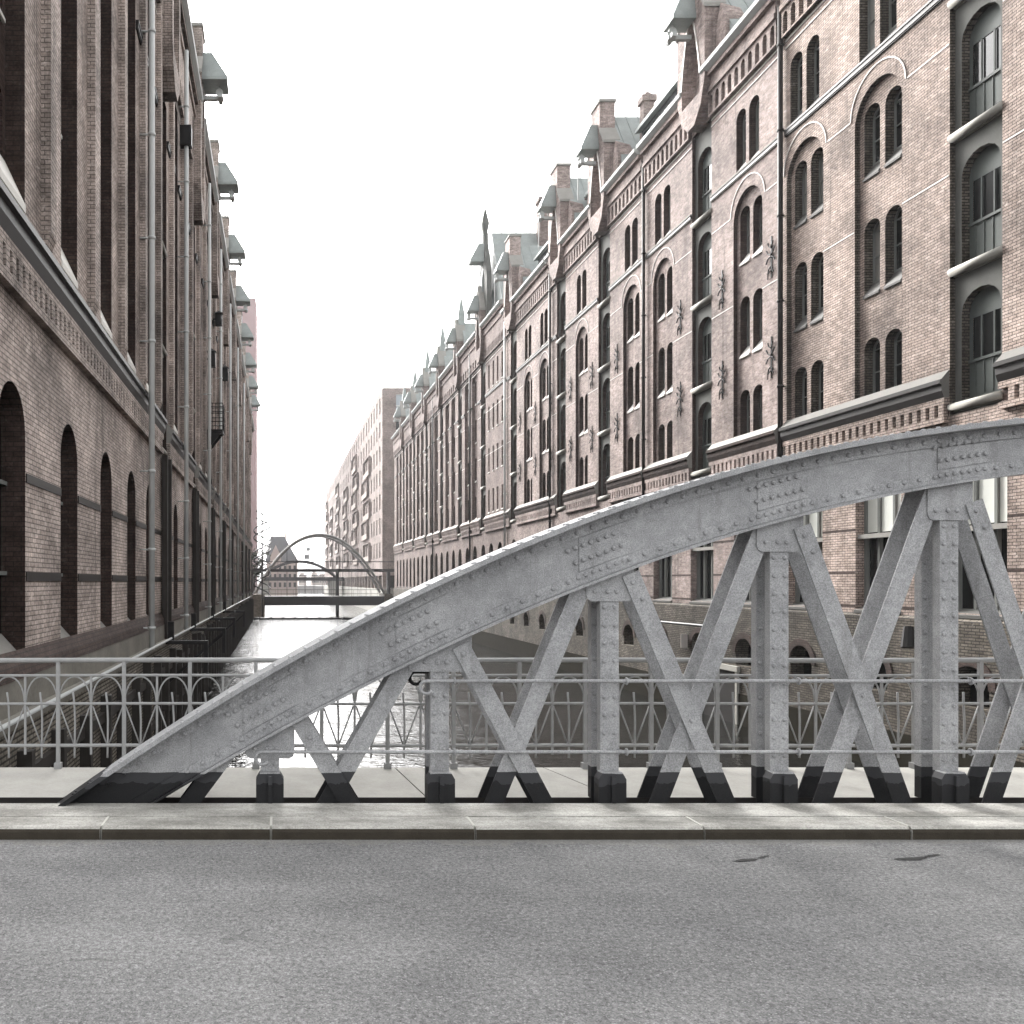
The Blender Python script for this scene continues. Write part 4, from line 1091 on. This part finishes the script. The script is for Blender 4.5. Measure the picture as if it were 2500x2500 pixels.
mb = MB(); mb.box(mx + .6, ex1, mY0 + .6, mY1, -1.0, 1.0); mb.build('ground_storey', 'glass', mo)
cm = MB(); cm.box(-.35, .35, -.45, .45, -1.2, 1.0); cmm = cm.mesh('column', 'brick_modern')
for q in range(30): place('column', cmm, mo, (mx + .4, mY0 + .6 + 5.9 * q, 0))
q2 = thing('quay_wall', 'pale panelled concrete quay wall below the modern brown block', 'quay wall', (mx, 230, WATER))
pn = MB(); pn.box(-.1, 1, .05, 8.95, -4.0, -1.21); pnm = pn.mesh('concrete_panel', 'concrete')
for q in range(21): place('concrete_panel', pnm, q2, (mx - .1, mY0 - 4 + 9 * q, 0))
mb = MB(); mb.box(mx - .1, ex1, mY0 - 4, mY1 + 4, WATER - .5, -4.05); mb.box(mx + .92, ex1, mY0 - 4, mY1 + 4, -4.04, -1.2); mb.build('footing', 'concrete', q2)

# ------------------------------------------------------------------ far things: tower, spiral stair, castle-like house, mast, city blocks
tw = thing('office_tower', 'pale hazy red brick tower block rising beyond the weathered warehouse', 'tower', (-16, 270, WATER)); Yt = 270
txr = fx(625, Yt); txl = txr - 18; tz = fz(727, Yt)
mb = MB(); mb.box(txl, txr, Yt, Yt + 20, WATER - .4, tz); mb.build('wall', 'tower', tw)
wm = MB(); wm.box(0, 3.4, -.06, 0, 0, 4.2); wmm = wm.mesh('window', 'glass_sky')
z = tz - 9
while z > 5:
    for x in (txr - 7.5, txr - 12, txr - 16.5): place('window', wmm, tw, (x, Yt, z))
    z -= 5.2
st = thing('spiral_stair', 'open spiral fire stair at the far end of the weathered warehouse', 'stair', (-2.6, 129, -1)); Ys = 129
sx_, sr = -2.35, 1.2
mb = MB(); mb.tube((sx_, Ys, WATER), (sx_, Ys, 10.3), .1, 8); mb.build('column', 'bridge_dark', st)
mb = MB(); ang = 0; z = -2.
while z < 9.2:
    a0, a1 = ang, ang + .38
    mb.face([(sx_, Ys, z), (sx_ + sr * math.cos(a0), Ys + sr * math.sin(a0), z), (sx_ + sr * math.cos(a1), Ys + sr * math.sin(a1), z)])
    mb.face([(sx_, Ys, z - .05), (sx_ + sr * math.cos(a0), Ys + sr * math.sin(a0), z - .05), (sx_ + sr * math.cos(a1), Ys + sr * math.sin(a1), z - .05)])
    ang += .36; z += .19
mb.build('treads', 'bridge_dark', st)
mb = MB(); mb.path([(sx_ + sr * math.cos(.36 / .19 * t), Ys + sr * math.sin(.36 / .19 * t), -1 + t) for t in (11.2 * q / 150 for q in range(151))], .09, 4)
mb.path([(sx_ + sr * math.cos(.36 / .19 * t), Ys + sr * math.sin(.36 / .19 * t), -2 + t) for t in (11.2 * q / 150 for q in range(151))], .09, 4); mb.build('handrail', 'bridge_dark', st)

Yc = 330
ch = thing('gabled_house', 'steep-roofed castle-like house fading into the haze at the canal end', 'building', (0, Yc, WATER))
x0, x1 = fx(650, Yc), fx(727, Yc)
mb = MB(); mb.box(x0, x1, Yc, Yc + 14, WATER - .4, fz(1372, Yc)); mb.build('wall', 'far_stone', ch)
ez = fz(1371.5, Yc); tz_ = fz(1307, Yc); mb = MB(); a, b = x0 - .3, x1 + .3; c, d = fx(660, Yc), fx(694, Yc)
mb.face([(a, Yc - .3, ez), (b, Yc - .3, ez), (d, Yc + 5, tz_), (c, Yc + 5, tz_)]); mb.face([(a, Yc + 14, ez), (b, Yc + 14, ez), (d, Yc + 9, tz_), (c, Yc + 9, tz_)])
mb.face([(b, Yc - .3, ez), (b, Yc + 14, ez), (d, Yc + 9, tz_), (d, Yc + 5, tz_)]); mb.face([(a, Yc - .3, ez), (a, Yc + 14, ez), (c, Yc + 9, tz_), (c, Yc + 5, tz_)]); mb.face([(c, Yc + 5, tz_), (d, Yc + 5, tz_), (d, Yc + 9, tz_), (c, Yc + 9, tz_)])
rf = mb.build('roof', 'slate', ch); mb = MB(); mb.box(fx(695, Yc), fx(699, Yc), Yc + 6, Yc + 7, tz_ - 2, fz(1300, Yc)); mb.build('chimney', 'far_stone', rf)
dm = MB(); gx0, gx1 = fx(660, Yc), fx(686, Yc)
dm.prism([(gx0, ez + .01), (gx1, ez + .01), (gx1, ez + 2), ((gx0 + gx1) / 2, ez + 6.2), (gx0, ez + 2)], lambda p, t: (p[0], t, p[1]), Yc - .5, Yc + 3); dm.build('gable', 'far_stone', ch)
wm = MB(); wm.box(0, .9, -.05, 0, 0, 1.7); wmm = wm.mesh('window', 'glass')
for r_ in range(3):
    for q in range(6): place('window', wmm, ch, (x0 + 1 + q * 1.8, Yc, -2 + 3.1 * r_))
ms = thing('lattice_mast', 'thin pale lattice mast rising above the far quay in the haze', 'mast', (fx(752, 420), 420, -2)); Ym = 420
mb = MB(); xm = fx(752, Ym); zt = fz(1328, Ym)
for a, b in ((-.9, -.9), (.9, -.9), (.9, .9), (-.9, .9)): mb.tube((xm + a, Ym + b, -2), (xm + a * .2, Ym + b * .2, zt), .13, 4)
for q in range(9):
    z = -1 + (zt + 1) * q / 9; k_ = .9 * (1 - .8 * q / 9); mb.tube((xm - k_, Ym - .9, z), (xm + k_, Ym - .9, z + 2), .09, 4); mb.tube((xm + k_, Ym - .9, z), (xm - k_, Ym - .9, z + 2), .09, 4)
mb.build('lattice', 'bridge_dark', ms)
mb = MB(); mb.box(xm - 1.5, xm + .6, Ym - .5, Ym + .5, zt * .6, zt * .72); mb.box(xm - .7, xm + 1., Ym - .5, Ym + .5, zt * .82, zt * .9); mb.build('platform', 'bridge_dark', ms)
cb = [('flat-roofed far block between the castle-like house and the lattice mast', 729, 748, 1404, 460), ('low pale far block with stepped top under the bowstring arch', 760, 776, 1398, 470), ('widest low far block closing the canal beside the modern building', 776, 800, 1407, 480)]
for lab, a, b, t, y in cb:
    t_ = thing('far_building', lab, 'building', (fx((a + b) / 2, y), y, -2), 'hazy city blocks at the canal end')
    mb = MB(); mb.box(fx(a, y), fx(b, y), y, y + 12, -2, fz(t, y)); mb.box(fx(a + 4, y), fx(b - 5, y), y + 2, y + 9, fz(t, y) + .01, fz(t - 6, y)); mb.build('wall', 'far_stone', t_)
    mb = MB()
    for q in range(6):
        for r_ in range(3):
            x = fx(a, y) + (fx(b, y) - fx(a, y)) * (q + .25) / 6; z = -.5 + r_ * 1.6; mb.box(x, x + .5, y - .04, y, z, z + .8)
    mb.build('window', 'glass', t_)
# bushy tree at the end of the quay
tr = thing('tree', 'small dark bushy tree at the quay end behind the bowstring arch', 'tree', (-4.2, 158, -2))
mb = MB(); mb.tube((-4.4, 158, -4), (-4.2, 158, 1.5), .22, 7, 0, .12)
for q in range(6):
    a = q * 1.05; mb.tube((-4.25, 158, .3 + .2 * q), (-4.2 + 1.6 * math.cos(a), 158 + 1.6 * math.sin(a), 3.2 + .3 * q), .09, 5, 0, .03)
mb.build('trunk', 'bark', tr)
mb = MB()
cl = [(-4.2 + random.gauss(0, 1.1), 158 + random.gauss(0, 1.1), 3.6 + random.gauss(0, 1.3)) for _ in range(26)]
for q in range(1500):
    c = random.choice(cl); p = Vector(c) + Vector((random.gauss(0, .4), random.gauss(0, .4), random.gauss(0, .35)))
    a = Vector((random.gauss(0, 1), random.gauss(0, 1), random.gauss(0, 1))).normalized(); b = a.orthogonal().normalized(); r_ = random.uniform(.08, .16)
    mb.face([p + a * r_ * 1.6, p + b * r_, p - a * r_ * 1.6, p - b * r_])
mb.build('crown', 'leaf', tr)

# ------------------------------------------------------------------ haze
mb = MB(); mb.box(-1500, 1500, -80, 3000, WATER - 1.6, 96)
hz = mb.build('haze', 'leaf'); hz.data.materials.clear(); hz['kind'] = 'stuff'
hm = bpy.data.materials.new('haze'); hm.use_nodes = True; hm.node_tree.nodes.clear()
vo = hm.node_tree.nodes.new('ShaderNodeVolumePrincipled'); vo.inputs['Color'].default_value = (.95, .95, .97, 1); vo.inputs['Density'].default_value = .0003; vo.inputs['Anisotropy'].default_value = .2
oo = hm.node_tree.nodes.new('ShaderNodeOutputMaterial'); hm.node_tree.links.new(vo.outputs[0], oo.inputs['Volume']); hz.data.materials.append(hm)
